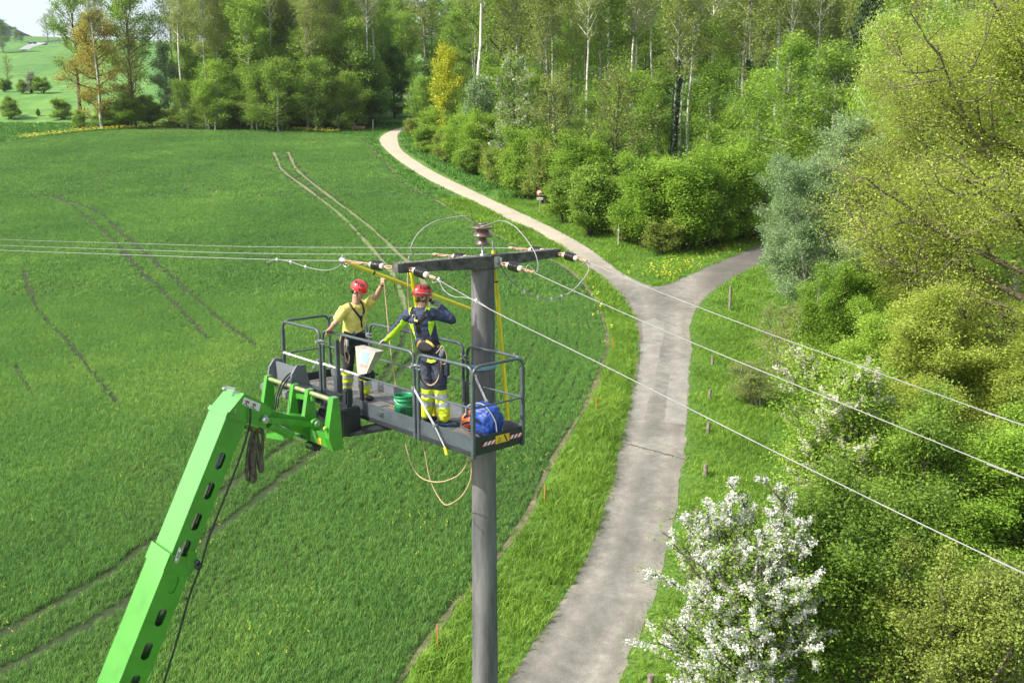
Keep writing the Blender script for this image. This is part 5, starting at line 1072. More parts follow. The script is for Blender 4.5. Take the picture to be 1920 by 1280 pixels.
# round traffic sign with its plate
g = gp(1012, 402); s = 1/17.
ts = thing('traffic_sign', g, 'round red rimmed no entry for vehicles sign on a pole with a white plate', 'traffic sign'); MB().tube([g, g+ZZ*2.35], .035, 8).build('sign_pole', M_galv, ts)
c = g+ZZ*2.05+Vector((0, -.05, 0)); n_ = Vector((0, -1, 0))
f1 = MB(); f1.lathe([(0, 0), (.32, 0), (.32, .02), (0, .02)], c, n_, 28); f1.build('sign_rim', R2_, ts); f1 = MB().lathe([(0, .021), (.235, .021), (.235, .026), (0, .026)], c, n_, 24); f1.build('sign_face', mat('sign_cream', (.62, .55, .42), .6), ts)
pc = MB(); pc.box(c+Vector((0, -.028, -.05)), (.20, .008, .06)); pc.box(c+Vector((0, -.028, .0)), (.11, .008, .05)); pc.lathe([(.04, 0), (.04, .01)], c+Vector((-.07, -.02, -.09)), n_, 10); pc.lathe([(.04, 0), (.04, .01)], c+Vector((.07, -.02, -.09)), n_, 10); pc.build('car_symbol', M_hose, ts)
pp = MB().box(g+Vector((0, -.05, 1.52)), (.60, .02, .22)); po = pp.build('sign_plate', M_white, ts); tx = MB()
for k in range(7): tx.box(g+Vector((-.21+k*.07, -.064, 1.52)), (.04, .006, .07 if k % 2 else .10))
tx.build('plate_lettering', M_hose, po)
# wooden hiking signpost
g = gp(1159, 463); ws = thing('wooden_signpost', g, 'wooden direction sign on a pale pole with a small green plate', 'signpost'); MB().tube([g, g+ZZ*2.55], .035, 8).build('post', mat('pale_post', (.52, .50, .46), .7), ws)
wb = MB(); d = Vector((.93, .36, 0)); c = g+ZZ*2.42; wb.prism([c-d*.42+ZZ*.13, c+d*.30+ZZ*.02, c+d*.42-ZZ*.07, c+d*.30-ZZ*.14, c-d*.42-ZZ*.02], Vector((-.02, -.06, 0))); d2 = Vector((.5, -.8, 0)); wb.prism([c-d2*.35-ZZ*.05, c+d2*.3-ZZ*.05, c+d2*.4-ZZ*.12, c+d2*.3-ZZ*.19, c-d2*.35-ZZ*.19], Vector((-.05, -.02, 0)))
wb.build('direction_board', mat('sign_wood', (.20, .10, .065), .8, scale=8), ws); gpn = MB().box(g+Vector((0, -.05, 1.42)), (.24, .015, .34)); gpn.box(g+Vector((0, -.062, 1.42)), (.12, .008, .16), mi=1); gpn.build('green_plate', [mat('green_plate', (.22, .50, .25), .5), M_white], ws)
# bench and post at the wood edge
g = gp(672, 247); bn = thing('park_bench', g, 'dark wooden bench at the far end of the field', 'bench'); M_bw = mat('bench_wood', (.17, .10, .06), .85)
s_ = MB(); s_.box(g+Vector((0, -.2, .45)), (2.4, .45, .07)); s_.build('seat', M_bw, bn); s_ = MB(); s_.box(g+Vector((0, .05, .80)), (2.4, .06, .28)); s_.build('backrest', M_bw, bn)
for dx in (-.9, .9): s_ = MB(); s_.box(g+Vector((dx, -.15, .3)), (.12, .45, .62)); s_.build('leg', M_bw, bn)
post(700, 247, 2.0, .10, 'wooden post standing beside the dark bench', seed=31)
post(1690 if False else 1449, 700, 1.0, .05, 'thin grey stake at the edge of the grey shrub', seed=33)
# small parked car on the country road far away, and that road
g0 = gp(25, 86); rd = [(118, 76), (80, 82), (62, 87), (46, 95)]
pts = [gfar(*q) for q in rd]
for p in pts: p.z += .5
m_ = MB()
for a_, b_ in zip(pts[:-1], pts[1:]):
    w = Vector((0, 7, .7)); m_.add([a_-w, b_-w, b_+w, a_+w], [(0, 1, 2, 3)])
o = m_.build('country_road', mat('far_road', (.36, .36, .36), .9)); o['kind'] = 'structure'
g = gfar(61, 85); g.z += .6; cg = thing('parked_car', g, 'tiny dark car on the country road in the distance', 'car'); sc_ = 1.0
cbm = MB(); cbm.prism([g+Vector((-2.3, -.9, .35)), g+Vector((2.3, -.9, .35)), g+Vector((2.35, -.9, .95)), g+Vector((1.3, -.9, 1.05)), g+Vector((-1.9, -.9, 1.1)), g+Vector((-2.3, -.9, .9))], Vector((0, 1.8, 0))); cbm.build('body', mat('car_paint', (.03, .035, .05), .3), cg)
cbm = MB(); cbm.prism([g+Vector((1.2, -.8, 1.06)), g+Vector((.5, -.8, 1.6)), g+Vector((-1.3, -.8, 1.6)), g+Vector((-1.9, -.8, 1.1))], Vector((0, 1.6, 0))); cbm.build('cabin', mat('car_glass', (.25, .30, .36), .15), cg)
for dx in (-1.45, 1.45):
    for dy in (-.85, .7): cbm = MB(); cbm.lathe([(.36, 0), (.36, .2)], g+Vector((dx, dy, .36)), (0, 1, 0), 14); cbm.build('wheel', M_hose, cg)
# dark distant ridge at the left
hv = []; hf = []; Yr = 1500
pr0 = [(-900, 30), (-300, 36), (-120, 30), (-40, 22), (0, 38), (25, 52), (50, 64), (75, 74), (110, 80), (400, 84), (900, 82), (1600, 84)]; rh = random.Random(2); prof_ = []
for (xa, ya), (xb, yb) in zip(pr0[:-1], pr0[1:]):
    nn_ = max(2, int((xb-xa)/(3 if -50 < xa < 120 else 30)))
    prof_ += [(xa+(xb-xa)*k/nn_, ya+(yb-ya)*k/nn_+rh.uniform(-.5, .5)) for k in range(nn_)]
for i, (px, py) in enumerate(prof_):
    p = P(px, py, Yr); hv += [(p.x, p.y, p.z), (p.x*.96, Yr-400, gz(0, Yr-400)-140), (p.x*1.1, Yr+400, p.z-200)]
for i in range(len(prof_)-1): a_ = i*3; hf += [(a_+1, a_+4, a_+3, a_), (a_, a_+3, a_+5, a_+2)]
me = bpy.data.meshes.new('distant_hill'); me.from_pydata(hv, [], hf); me.materials.append(mat('far_wood', (.020, .045, .040), 1, scale=.03, var=.6, spec=0)); me.polygons.foreach_set('use_smooth', [True]*len(me.polygons)); o = meshobj('distant_hill', me); o['kind'] = 'structure'
# plain of air
hz_ = bpy.data.meshes.new('haze'); X0, X1, Y0_, Y1_, Z0, Z1 = -2600, 2600, -60, 3900, -40, 420
hz_.from_pydata([(x, y, z) for x in (X0, X1) for y in (Y0_, Y1_) for z in (Z0, Z1)], [], [(0, 1, 3, 2), (4, 6, 7, 5), (0, 4, 5, 1), (2, 3, 7, 6), (0, 2, 6, 4), (1, 5, 7, 3)])
HZ, n, l = newmat('haze_air'); n.remove(n['Principled BSDF']); v_ = n.new('ShaderNodeVolumePrincipled'); v_.inputs['Density'].default_value = .00009; v_.inputs['Color'].default_value = (.86, .92, 1, 1); v_.inputs['Anisotropy'].default_value = .3
l.new(v_.outputs[0], n['Material Output'].inputs['Volume']); hz_.materials.append(HZ)
USE_HAZE = True
if USE_HAZE: o = meshobj('haze', hz_); o['kind'] = 'stuff'
# ================================================================ PEOPLE
from mathutils.bvhtree import BVHTree
M_skin = mat('skin', (.52, .30, .21), .5, scale=14, var=.10)
def remesh(name, mb, mats, vox, parent, smooth=3, matfn=None, fold=0):
    """closed overlapping shapes melted into ONE continuous surface"""
    me = mb.mesh(name+'_raw', mats); o = bpy.data.objects.new(name+'_raw', me); SC.collection.objects.link(o)
    md = o.modifiers.new('r', 'REMESH'); md.mode = 'VOXEL'; md.voxel_size = vox; md.use_smooth_shade = True
    if smooth: s = o.modifiers.new('s', 'SMOOTH'); s.factor = .5; s.iterations = smooth
    dg = bpy.context.evaluated_depsgraph_get(); ev = o.evaluated_get(dg); m2 = bpy.data.meshes.new_from_object(ev); bpy.data.objects.remove(o)
    if fold:                                                      # cloth folds
        from mathutils import noise as mn_
        nv = [v.normal.copy() for v in m2.vertices]
        for v, nn_ in zip(m2.vertices, nv):
            q = v.co; a_ = 1-abs(mn_.noise(Vector((q.x*7, q.y*7, q.z*15))))*2.2; b_ = mn_.noise(q*22); v.co = q+nn_*(a_*fold+b_*fold*.45)
    m2.name = name; m2.materials.clear()
    for m in (mats if isinstance(mats, (list, tuple)) else [mats]): m2.materials.append(m)
    m2.polygons.foreach_set('use_smooth', [True]*len(m2.polygons))
    m2.polygons.foreach_set('material_index', [matfn(p.center) if matfn else 0 for p in m2.polygons])
    return meshobj(name, m2, parent)
def caps(mb, pts, rs, n=14, fx=1.0):
    """closed round-ended tapered chain"""
    pts = [Vector(p) for p in pts]
    a = (pts[0]-pts[1]).normalized(); b = (pts[-1]-pts[-2]).normalized()
    P_ = [pts[0]+a*rs[0]*.9, pts[0]+a*rs[0]*.5]+pts+[pts[-1]+b*rs[-1]*.5, pts[-1]+b*rs[-1]*.9]; R_ = [rs[0]*.35, rs[0]*.82]+list(rs)+[rs[-1]*.82, rs[-1]*.35]
    return mb.tube(P_, R_, n, sx=fx)
def loft(mb, rings, n=24):
    """rings of (centre, half-width vector, half-depth vector)"""
    vs = []; fs = []
    for c, w, d in rings:
        for k in range(n):
            a = 2*math.pi*k/n; ca, sa = math.cos(a), math.sin(a); q = .86
            vs.append(Vector(c)+Vector(w)*math.copysign(abs(ca)**q, ca)+Vector(d)*math.copysign(abs(sa)**q, sa))
    for i in range(len(rings)-1):
        for k in range(n): a, b = i*n+k, i*n+(k+1) % n; fs.append((a, b, b+n, a+n))
    fs += [tuple(range(n))[::-1], tuple(len(vs)-n+k for k in range(n))]; mb.add(vs, fs)
def hand(mb, wrist, knuck, palm_n, curl_to=None, grip=None, scale=1.0, side=1, rads=1.0):
    """palm, four unequal bent fingers and a thumb; fingers close round 'grip' (a point the hand holds)"""
    w, k = Vector(wrist), Vector(knuck); d = (k-w).normalized(); nrm = (Vector(palm_n)-d*Vector(palm_n).dot(d)).normalized(); x = d.cross(nrm)*side; s = scale
    for off in (-.026, -.009, .009, .026): caps(mb, [w+x*off*.55*s, w.lerp(k, .55)+x*off*s, k+x*off*s], [.016*s, .0155*s, .0125*s], 8)
    caps(mb, [w-d*.02, w.lerp(k, .3)], [.026*s, .027*s], 10, 1.25)
    for i, (off, L) in enumerate(((.031, .070), (.011, .078), (-.010, .073), (-.029, .058))):
        b = k+x*off*s; pts = [b]; ang = 0; L *= s
        for j, fr in enumerate((.45, .32, .23)):
            ang += (1.0, .95, .6)[j]*(curl_to if curl_to is not None else .35)+.05*i
            pts.append(pts[-1]+(d*math.cos(ang)+nrm*math.sin(ang))*L*fr)
        caps(mb, pts, [.0108*s*rads, .0100*s*rads, .0092*s*rads, .0080*s*rads], 8)
    b = w.lerp(k, .3)+x*.030*s; c_ = (curl_to or .3)
    caps(mb, [b, b+(x*.8+d*.5+nrm*.35).normalized()*.036*s, b+(x*.8+d*.5+nrm*.35).normalized()*.036*s+(d*.75+nrm*.5*c_+x*.15).normalized()*.030*s, b+(x*.8+d*.5+nrm*.3).normalized()*.036*s+(d*.75+nrm*.8*c_).normalized()*.052*s], [.0145*s, .0125*s, .0112*s, .0095*s], 8)
def head(mb, c, f, up, s=1.0):
    """skull, jaw, nose, brow, ears around centre c; f = facing direction"""
    f = Vector(f).normalized(); up = (Vector(up)-f*Vector(up).dot(f)).normalized(); x = f.cross(up); c = Vector(c)
    def ell(o, rx, ry, rz, n=16, m=10):
        vs, fs = [], []
        for i in range(m+1):
            t = math.pi*i/m
            for k in range(n):
                a = 2*math.pi*k/n; vs.append(c+x*(o[0]+rx*math.sin(t)*math.cos(a))*s+f*(o[1]+ry*math.sin(t)*math.sin(a))*s+up*(o[2]+rz*math.cos(t))*s)
        for i in range(m):
            for k in range(n): a, b = i*n+k, i*n+(k+1) % n; fs.append((a, b, b+n, a+n))
        mb.add(vs, fs)
    ell((0, -.012, .03), .076, .096, .088); ell((0, .022, -.035), .060, .070, .082); ell((0, .050, -.088), .030, .034, .026); ell((0, .082, -.012), .018, .020, .030)
    ell((0, .098, -.026), .013, .016, .013); ell((0, .080, .022), .050, .018, .012); ell((0, .078, -.058), .026, .016, .008); ell((0, .074, -.070), .022, .016, .008)
    ell((-.030, .078, .006), .012, .008, .008, 10, 6); ell((.030, .078, .006), .012, .008, .008, 10, 6)
    for sd in (-1, 1): ell((sd*.077, -.006, -.012), .010, .020, .032); ell((sd*.036, .066, -.02), .022, .018, .018)
    return x, f, up
def helmet(parent, c, f, up, s=1.0, col=(.62, .035, .035)):
    f = Vector(f).normalized(); up = (Vector(up)-f*Vector(up).dot(f)).normalized(); x = f.cross(up); c = Vector(c)
    M_h = mat('red_helmet', col, .28, scale=2, var=.08, coat=.4); mb = MB(); n, m = 32, 11; vs, fs = [], []
    def pt(t, a, k=1.0, lift=0): 
        rim = 1+.05*max(0, math.cos(t)*-1); yy = math.sin(t)*math.sin(a); return c+x*(.108*s*k*math.sin(t)*math.cos(a)*rim)+f*((.138 if yy > 0 else .128)*s*k*yy*rim)+up*((.118*s*k)*math.cos(t)+lift)
    for i in range(m+1):
        t = (math.pi*.565)*i/m
        for k in range(n):
            a = 2*math.pi*k/n; t2 = t*(1+.055*math.sin(-a)*0+(.03 if math.sin(a) < -.2 else 0)); vs.append(pt(t2, a))
    for i in range(m):
        for k in range(n): a, b = i*n+k, i*n+(k+1) % n; fs.append((a, b, b+n, a+n))
    o_ = len(vs)
    for i in range(m+1):
        t = (math.pi*.565)*i/m
        for k in range(n): a = 2*math.pi*k/n; vs.append(pt(t, a, .93))
    for k in range(n): fs.append((m*n+k, m*n+(k+1) % n, o_+m*n+(k+1) % n, o_+m*n+k))
    for i in range(m):
        for k in range(n): a, b = o_+i*n+k, o_+i*n+(k+1) % n; fs.append((b, a, a+n, b+n))
    mb.add(vs, fs, 0, True); ho = mb.build('helmet', M_h, parent)
    rim = MB().tube([pt(math.pi*.56, 2*math.pi*k/24) for k in range(25)], .006*s, 6); rim.tube([pt(math.pi*(.25+.5*q/8)*(-1 if False else 1), math.pi/2, 1.015) for q in range(-3, 4)], .006, 5); rim.build('rim', M_h, ho)
    vt = MB()
    for sd in (0, math.pi):
        for j in range(5):
            a = sd+(-.75+.36*j)*(1 if sd == 0 else -1)+.12; 
            p0, p1 = pt(.62, a, 1.012), pt(1.02, a+(.10 if sd == 0 else -.10), 1.012); vt.tube([p0, p0.lerp(p1, .5)+(p0.lerp(p1, .5)-c).normalized()*.006, p1], .0085*s, 6)
        vt.lathe([(.016*s, 0), (.013*s, .010)], pt(1.42, sd+.5*(1 if sd == 0 else -1), 1.0), (pt(1.42, sd, 1)-c), 8)
    vt.build('vent_slots', M_hose, ho)
    return lambda t, a, k=1.0: pt(t, a, k), ho
def caster(objs):
    vs, fs = [], []
    for o in objs:
        k = len(vs); vs += [v.co.copy() for v in o.data.vertices]; fs += [tuple(i+k for i in p.vertices) for p in o.data.polygons]
    t = BVHTree.FromPolygons(vs, fs); cam_p = Vector((0, 0, CAMZ))
    def hit(px, py, off=.012):
        d = ray(px, py).normalized(); h = t.ray_cast(cam_p, d)
        return (h[0]-d*off) if h[0] is not None else None
    return hit
def strap(name, hit, pxs, r_, m, parent, sx=2.4, dense=6, off=.010, nested=None):
    q = []
    for a, b in zip(pxs[:-1], pxs[1:]):
        for k in range(dense): q.append((a[0]+(b[0]-a[0])*k/dense, a[1]+(b[1]-a[1])*k/dense))
    q.append(pxs[-1]); pts = [hit(x, y, off) for x, y in q]; pts = [p for p in pts if p is not None]
    if len(pts) < 2: return None
    for _ in range(2): pts = [pts[0]]+[(pts[i-1]+pts[i]*2+pts[i+1])/4 for i in range(1, len(pts)-1)]+[pts[-1]]
    # flat band facing the surface
    mb = MB(); cam_p = Vector((0, 0, CAMZ)); vs = []; fs = []
    for i, p in enumerate(pts):
        t_ = (pts[min(i+1, len(pts)-1)]-pts[max(0, i-1)]).normalized(); v_ = (cam_p-p).normalized(); sdir = t_.cross(v_).normalized(); w = r_*sx; n_ = sdir.cross(t_).normalized()
        if n_.dot(v_) < 0: n_ = -n_
        vs += [p-sdir*w-n_*r_*.6, p-sdir*w+n_*r_*.4, p+sdir*w+n_*r_*.4, p+sdir*w-n_*r_*.6]
    for i in range(len(pts)-1):
        for k in range(4): a, b = i*4+k, i*4+(k+1) % 4; fs.append((a, b, b+4, a+4))
    fs += [(3, 2, 1, 0), tuple(len(vs)-4+k for k in range(4))]; mb.add(vs, fs); return mb.build(name, m, parent)
M_tee = mat('yellow_shirt', (.70, .62, .16), .8, scale=7, var=.12, bump=.5)
M_navy = mat('navy_cloth', (.028, .040, .085), .75, scale=8, var=.25, bump=.5)
M_trou = mat('dark_trousers', (.020, .023, .032), .8, scale=9, var=.3, bump=.5)
M_trou2 = mat('slate_trousers', (.040, .050, .075), .8, scale=9, var=.3, bump=.5)
M_hiv = mat('hi_vis_yellow', (.62, .74, .02), .6, scale=10, var=.12, bump=.4)
M_lime = mat('hi_vis_lime', (.48, .78, .02), .65, scale=10, var=.10, bump=.4)
M_refl = mat('reflective_band', (.42, .45, .50), .35, .2, scale=12)
M_boot = mat('boot_black', (.015, .015, .017), .6)
M_web = mat('harness_webbing', (.018, .018, .020), .7, scale=20)
M_glove = mat('grey_glove', (.42, .39, .33), .8, scale=20)
M_gold = mat('harness_gold', (.72, .45, .08), .6)
FZ = O.z+.105
def legmat(knee_z, mi_hi=1):
    def fn(c):
        h = c.z-FZ
        if h > knee_z: return 0
        if abs(h-(knee_z-.085)) < .028 or abs(h-(knee_z-.20)) < .028: return 2
        return 1
    return fn
def boot(mb, ankle, toe_dir, L=.25):
    a = Vector(ankle); d = Vector(toe_dir).normalized(); base = Vector((a.x, a.y, FZ+.042))
    caps(mb, [base-d*.06, base, base+d*L*.35, base+d*(L*.62)], [.042, .046, .043, .036], 12, 1.05); caps(mb, [a+ZZ*.03, base+ZZ*.02], [.050, .050], 12)

# ---------------------------------------------------------------- man in the yellow T-shirt
p1 = thing('person', B(-3.05, .28, .11), 'man in a yellow T-shirt and red helmet raising an arm to hold the yellow rod', 'person')
f1 = Vector((.62, -.78, 0)).normalized(); r1 = Vector((f1.y, -f1.x, 0))      # r1 = his right
hip = P(665, 637, 13.62); waist = P(664, 617, 13.60); chest = P(664, 592, 13.57); shc = P(666, 573, 13.56); neck = P(668, 562, 13.53); hc = P(673, 545, 13.47)
shR, shL = P(643, 583, 13.42), P(690, 571, 13.72); elR, elL = P(629, 605, 13.30), P(707, 553, 13.50); wrR, wrL = P(619.5, 616, 13.52), P(717.5, 532, 13.26)
hp = [hip+r1*.09-ZZ*.03, hip-r1*.09-ZZ*.03]; an = [B(-3.12, .16, .20), B(-2.92, .36, .20)]; kn = [hp[0].lerp(an[0], .48)+f1*.03-r1*-.01, hp[1].lerp(an[1], .48)+f1*.03]
body = MB(); hx, hf, hu = head(body, hc, (.80, -.42, -.38), (.2, -.1, 1)); caps(body, [neck+ZZ*.06, neck-ZZ*.02, shc-ZZ*.02], [.055, .058, .07])
loft(body, [(hip-ZZ*.05, r1*.15, f1*.10), (waist, r1*.135, f1*.095), (chest, r1*.16, f1*.11), (shc-ZZ*.03, r1*.15, f1*.09)])
for s_, e_, w_ in ((shR, elR, wrR), (shL, elL, wrL)):
    caps(body, [shc.lerp(s_, .5), s_, s_.lerp(e_, .5), e_], [.055, .056, .048, .040]); caps(body, [e_, e_.lerp(w_, .3), w_], [.040, .042, .027])
knR = P(615.5, 620.5, 13.60); hand(body, wrR, knR, -ZZ, curl_to=.55, side=-1)
rodp = P(719.5, 517.5, 13.2); knL = wrL+(rodp-wrL)*.72; hand(body, wrL, knL, (rodp-wrL).cross(Vector((1, 0, -.4))).normalized()+Vector((.9, -.2, .2)), curl_to=.95, side=1)
for k in (0, 1): caps(body, [hp[k], kn[k], an[k]], [.075, .052, .036]); caps(body, [an[k], an[k]-ZZ*.03], [.036, .034])
bo1 = remesh('body', body, M_skin, .0065, p1, 2)
ts_ = MB(); loft(ts_, [(waist-ZZ*.055, r1*.165, f1*.125), (waist, r1*.17, f1*.13), (waist.lerp(chest, .5)+f1*.01, r1*.17, f1*.13), (chest, r1*.185, f1*.132), (shc-ZZ*.01, r1*.17, f1*.105), (shc+ZZ*.035, r1*.10, f1*.075)])
for s_, e_, w_, k_ in ((shR, elR, wrR, .62), (shL, elL, wrL, .55)): caps(ts_, [shc.lerp(s_, .4)-ZZ*.01, s_, s_.lerp(e_, k_)], [.085, .078, .073], 16)
t1 = remesh('t_shirt', ts_, M_tee, .010, p1, 3, None, .007)
tr_ = MB(); loft(tr_, [(waist-ZZ*.03, r1*.160, f1*.118), (hip, r1*.175, f1*.125), (hip-ZZ*.10, r1*.17, f1*.12), (hip-ZZ*.14, r1*.13, f1*.09)])
for k in (0, 1): caps(tr_, [hp[k], hp[k].lerp(kn[k], .5), kn[k], kn[k].lerp(an[k], .45), an[k]+ZZ*.04], [.100, .090, .080, .090, .080], 16)
q1 = remesh('trousers', tr_, [M_trou, M_hiv, M_refl], .010, p1, 2, legmat(.46), .007)
bt = MB(); boot(bt, an[0], f1+r1*.15); boot(bt, an[1], f1-r1*.2); remesh('boots', bt, M_boot, .008, p1, 2)
pt1, ho1 = helmet(p1, hc+hu*.045-hf*.012, hf, hu)
cs = MB()
for sd in (-1, 1): cs.tube([hc+hx*sd*.082+hf*.03*1+hu*.03, hc+hx*sd*.066+hf*.03-hu*.06, hc+hf*.055-hu*.118], .006, 6); cs.tube([hc+hx*sd*.084-hf*.04+hu*.02, hc+hx*sd*.070+hf*.01-hu*.05], .006, 6)
cs.build('chin_strap', M_web, ho1)
hr = MB().tube([hc+hx*a_*.07-hf*(.075)+hu*b_ for a_, b_ in ((-.9, -.02), (-.5, -.05), (0, -.06), (.5, -.05), (.9, -.02))], .022, 8); hr.build('hair', mat('dark_hair', (.05, .035, .025), .8), p1)
wt = MB(); dw = (wrL-elL).normalized(); wt.lathe([(.030, -.012), (.033, -.010), (.033, .010), (.030, .012)], wrL-dw*.015, dw, 14); wt.build('wristwatch', M_web, p1)
hit = caster([t1, q1])
hn = strap('harness', hit, [(651.5, 563.5), (658, 573), (667, 585), (675, 594), (677, 600)], .009, M_web, p1, 1.7)
strap('harness_strap', hit, [(676, 563), (681, 575), (683, 584), (678, 594), (677.5, 604), (679, 614)], .009, M_web, p1, 1.4)
strap('waist_belt', hit, [(645, 622), (655, 627), (666, 628), (677, 624), (688, 618)], .012, M_web, p1, 1.6); strap('gold_patch', hit, [(662, 574), (666, 578)], .006, M_gold, p1, 1.8, off=.024)
strap('leg_loop', hit, [(684, 615), (690, 626), (693, 640)], .009, M_web, p1, 1.5); strap('chest_strap', hit, [(674, 590), (680, 590)], .007, M_galv, p1, 1.2, off=.022)
cq = hit(683, 619, .03)
cb_ = MB().tube([cq+Vector((math.cos(a)*.022, -.01, math.sin(a)*.035)) for a in np.linspace(0, 6.4, 14)], .005, 6); cb_.build('carabiner', M_galv, p1)
pen = MB(); c_ = hit(664, 627, .01); pen.beam(c_-ZZ*.04, c_+ZZ*.05, .022, .014, up=(0, 1, 0)); pen.build('blue_knife', mat('blue_plastic', (.03, .10, .25), .4), p1)
ch_ = hit(650, 640, .05) or P(650, 640, 13.4)
gear = MB(); gear.tube(catmull([P(640, 628, 13.42), P(637, 645, 13.40), P(640, 668, 13.40), P(643, 686, 13.42)], 5), .010, 6); gear.tube(catmull([P(648, 632, 13.40), P(646, 652, 13.38), P(648, 672, 13.40), P(653, 681, 13.40), P(655, 668, 13.42), P(650, 655, 13.42)], 5), .008, 6)
gear.build('lanyard', M_rope, p1); gear = MB(); gear.tube([P(651, 636, 13.38), P(651, 648, 13.37)], .022, 8); gear.tube([P(650, 648, 13.37), P(649, 660, 13.38)], .012, 6); gear.build('metal_tool', M_galv, p1)
pch = MB(); pch.box(P(643, 648, 13.50), (.10, .09, .26), bev=.02); pch.box(P(658, 667, 13.46), (.05, .03, .06), bev=.01); pch.build('tool_pouch', M_trou, p1)

# ---------------------------------------------------------------- man in the navy top
p2 = thing('person', B(-1.1, .3, .11), 'man in a navy and lime top seen from behind, one gloved hand at his face', 'person')
f2 = Vector((.30, .95, 0)).normalized(); r2 = Vector((f2.y, -f2.x, 0))
hip = P(811, 665, 12.38); waist = P(800, 632, 12.36); chest = P(790, 601, 12.33); shc = P(789, 582, 12.33); neck = P(791, 570, 12.33); hc = P(792, 556, 12.34)
shL, shR = P(764, 590, 12.34), P(814, 588, 12.30); elL, elR = P(742, 617, 12.52), P(848, 600, 12.34); wrL, wrR = P(724, 636, 12.68), P(825, 574, 12.40)
hp = [hip+r2*.085-ZZ*.02, hip-r2*.085-ZZ*.02]; an = [B(-.98, .33, .19), B(-1.26, .24, .19)]; kn = [P(826, 733, 12.30), P(803, 734, 12.34)]
body = MB(); fh = Vector((.86, .42, -.12)); hx, hf, hu = head(body, hc, fh, (.05, .05, 1)); caps(body, [neck+ZZ*.06, neck, shc-ZZ*.02], [.058, .06, .07])
loft(body, [(hip, r2*.15, f2*.10), (waist, r2*.13, f2*.095), (chest, r2*.16, f2*.11), (shc-ZZ*.03, r2*.15, f2*.09)])
for s_, e_, w_ in ((shR, elR, wrR), (shL, elL, wrL)):
    caps(body, [shc.lerp(s_, .5), s_, s_.lerp(e_, .5), e_], [.055, .056, .048, .040]); caps(body, [e_, e_.lerp(w_, .3), w_], [.040, .042, .027])
knLp = P(719.5, 640.5, 12.74); knRp = P(817, 564, 12.44)
hand(body, wrL, knLp, -ZZ, curl_to=.5, side=1, scale=.95); hand(body, wrR, knRp, (-.7, .5, -.2), curl_to=.75, side=1, scale=.95)
for k in (0, 1): caps(body, [hp[k], kn[k], an[k]], [.075, .052, .036]); caps(body, [an[k], an[k]-ZZ*.03], [.036, .034])
bo2 = remesh('body', body, M_skin, .0065, p2, 2)
tp = MB(); loft(tp, [(waist-ZZ*.14, r2*.165, f2*.125), (waist, r2*.155, f2*.118), (waist.lerp(chest, .5), r2*.165, f2*.12), (chest, r2*.185, f2*.13), (shc-ZZ*.01, r2*.175, f2*.105), (shc+ZZ*.045, r2*.085, f2*.075)])
for s_, e_, w_ in ((shR, elR, wrR), (shL, elL, wrL)): caps(tp, [shc.lerp(s_, .4)-ZZ*.01, s_, s_.lerp(e_, .5), e_], [.085, .076, .066, .058], 16); caps(tp, [e_, e_.lerp(w_, .4), e_.lerp(w_, .93)], [.057, .054, .042], 16)
def topmat(c):
    sx_ = (c-waist).dot(r2); hz_ = (c-waist).z; q = (c-shL); ax = (wrL-shL).normalized(); al = q.dot(ax); el_ = (elL-shL).length
    if al < el_*.95: ax2 = (elL-shL).normalized(); qq = c-shL
    else: ax2 = (wrL-elL).normalized(); qq = c-elL
    if (c-shc).z > -.085 and .085 < abs((c-shc).dot(r2)) < .15 and (c-shc).z > -.06-.0: 
        if abs(abs((c-shc).dot(r2))-.115) < .030*max(0, 1+((c-shc).z-.03)/.09): return 1
    arm = (shL.lerp(elL, .5) if False else None)
    if al > .06 and (q-ax*al).length < .1 and (c-waist).dot(r2) < -.14 or al > .22 and (q-ax*al).length < .09:
        low = ax.cross(r2.cross(ax)); dn = (Vector((0, 0, -1))+ax2*ax2.z).normalized(); off = qq-ax2*qq.dot(ax2); seg_up = off.dot(dn)
        if seg_up > .012+.012*math.sin(al*9): return 1
        return 0
    if sx_ > .105-.02*math.sin(hz_*9) and -.2 < hz_ < .24 and (c-shR).dot((elR-shR).normalized()) < .05 and sx_ < .22: return 1
    if sx_ < -.125 and -.02 < hz_ < .20: return 1
    return 0
t2 = remesh('work_top', tp, [M_navy, M_lime], .009, p2, 3, topmat, .006)
tr_ = MB(); loft(tr_, [(waist-ZZ*.10, r2*.155, f2*.115), (hip+ZZ*.02, r2*.175, f2*.13), (hip-ZZ*.08, r2*.175, f2*.125), (hip-ZZ*.13, r2*.14, f2*.09)])
for k in (0, 1): caps(tr_, [hp[k], hp[k].lerp(kn[k], .5), kn[k], kn[k].lerp(an[k], .4), an[k]+ZZ*.05], [.108, .100, .088, .096, .080], 16)
q2 = remesh('trousers', tr_, [M_trou2, M_hiv, M_refl], .010, p2, 2, legmat(.50), .007)
bt = MB(); boot(bt, an[0], (1, -.12, 0), .27); b_1 = remesh('shoe', bt, [mat('blue_shoe', (.015, .075, .16), .6), M_boot], .007, p2, 2, lambda c: 0 if c.z < FZ+.05 else 1); bt = MB(); boot(bt, an[1], (.6, .6, 0)); remesh('shoe', bt, M_boot, .008, p2, 2)
gv = MB(); hand(gv, wrL, knLp, -ZZ, curl_to=.5, side=1, scale=1.08, rads=1.15); caps(gv, [elL.lerp(wrL, .95), wrL], [.040, .036]); remesh('glove', gv, M_glove, .006, p2, 1)
gv = MB(); hand(gv, wrR, knRp, (-.7, .5, -.2), curl_to=.75, side=1, scale=1.08, rads=1.15); caps(gv, [elR.lerp(wrR, 1.05), wrR.lerp(knRp, .2)], [.035, .036]); remesh('glove', gv, mat('dark_glove', (.16, .16, .14), .8, scale=25, col2=(.30, .30, .26)), .006, p2, 1)
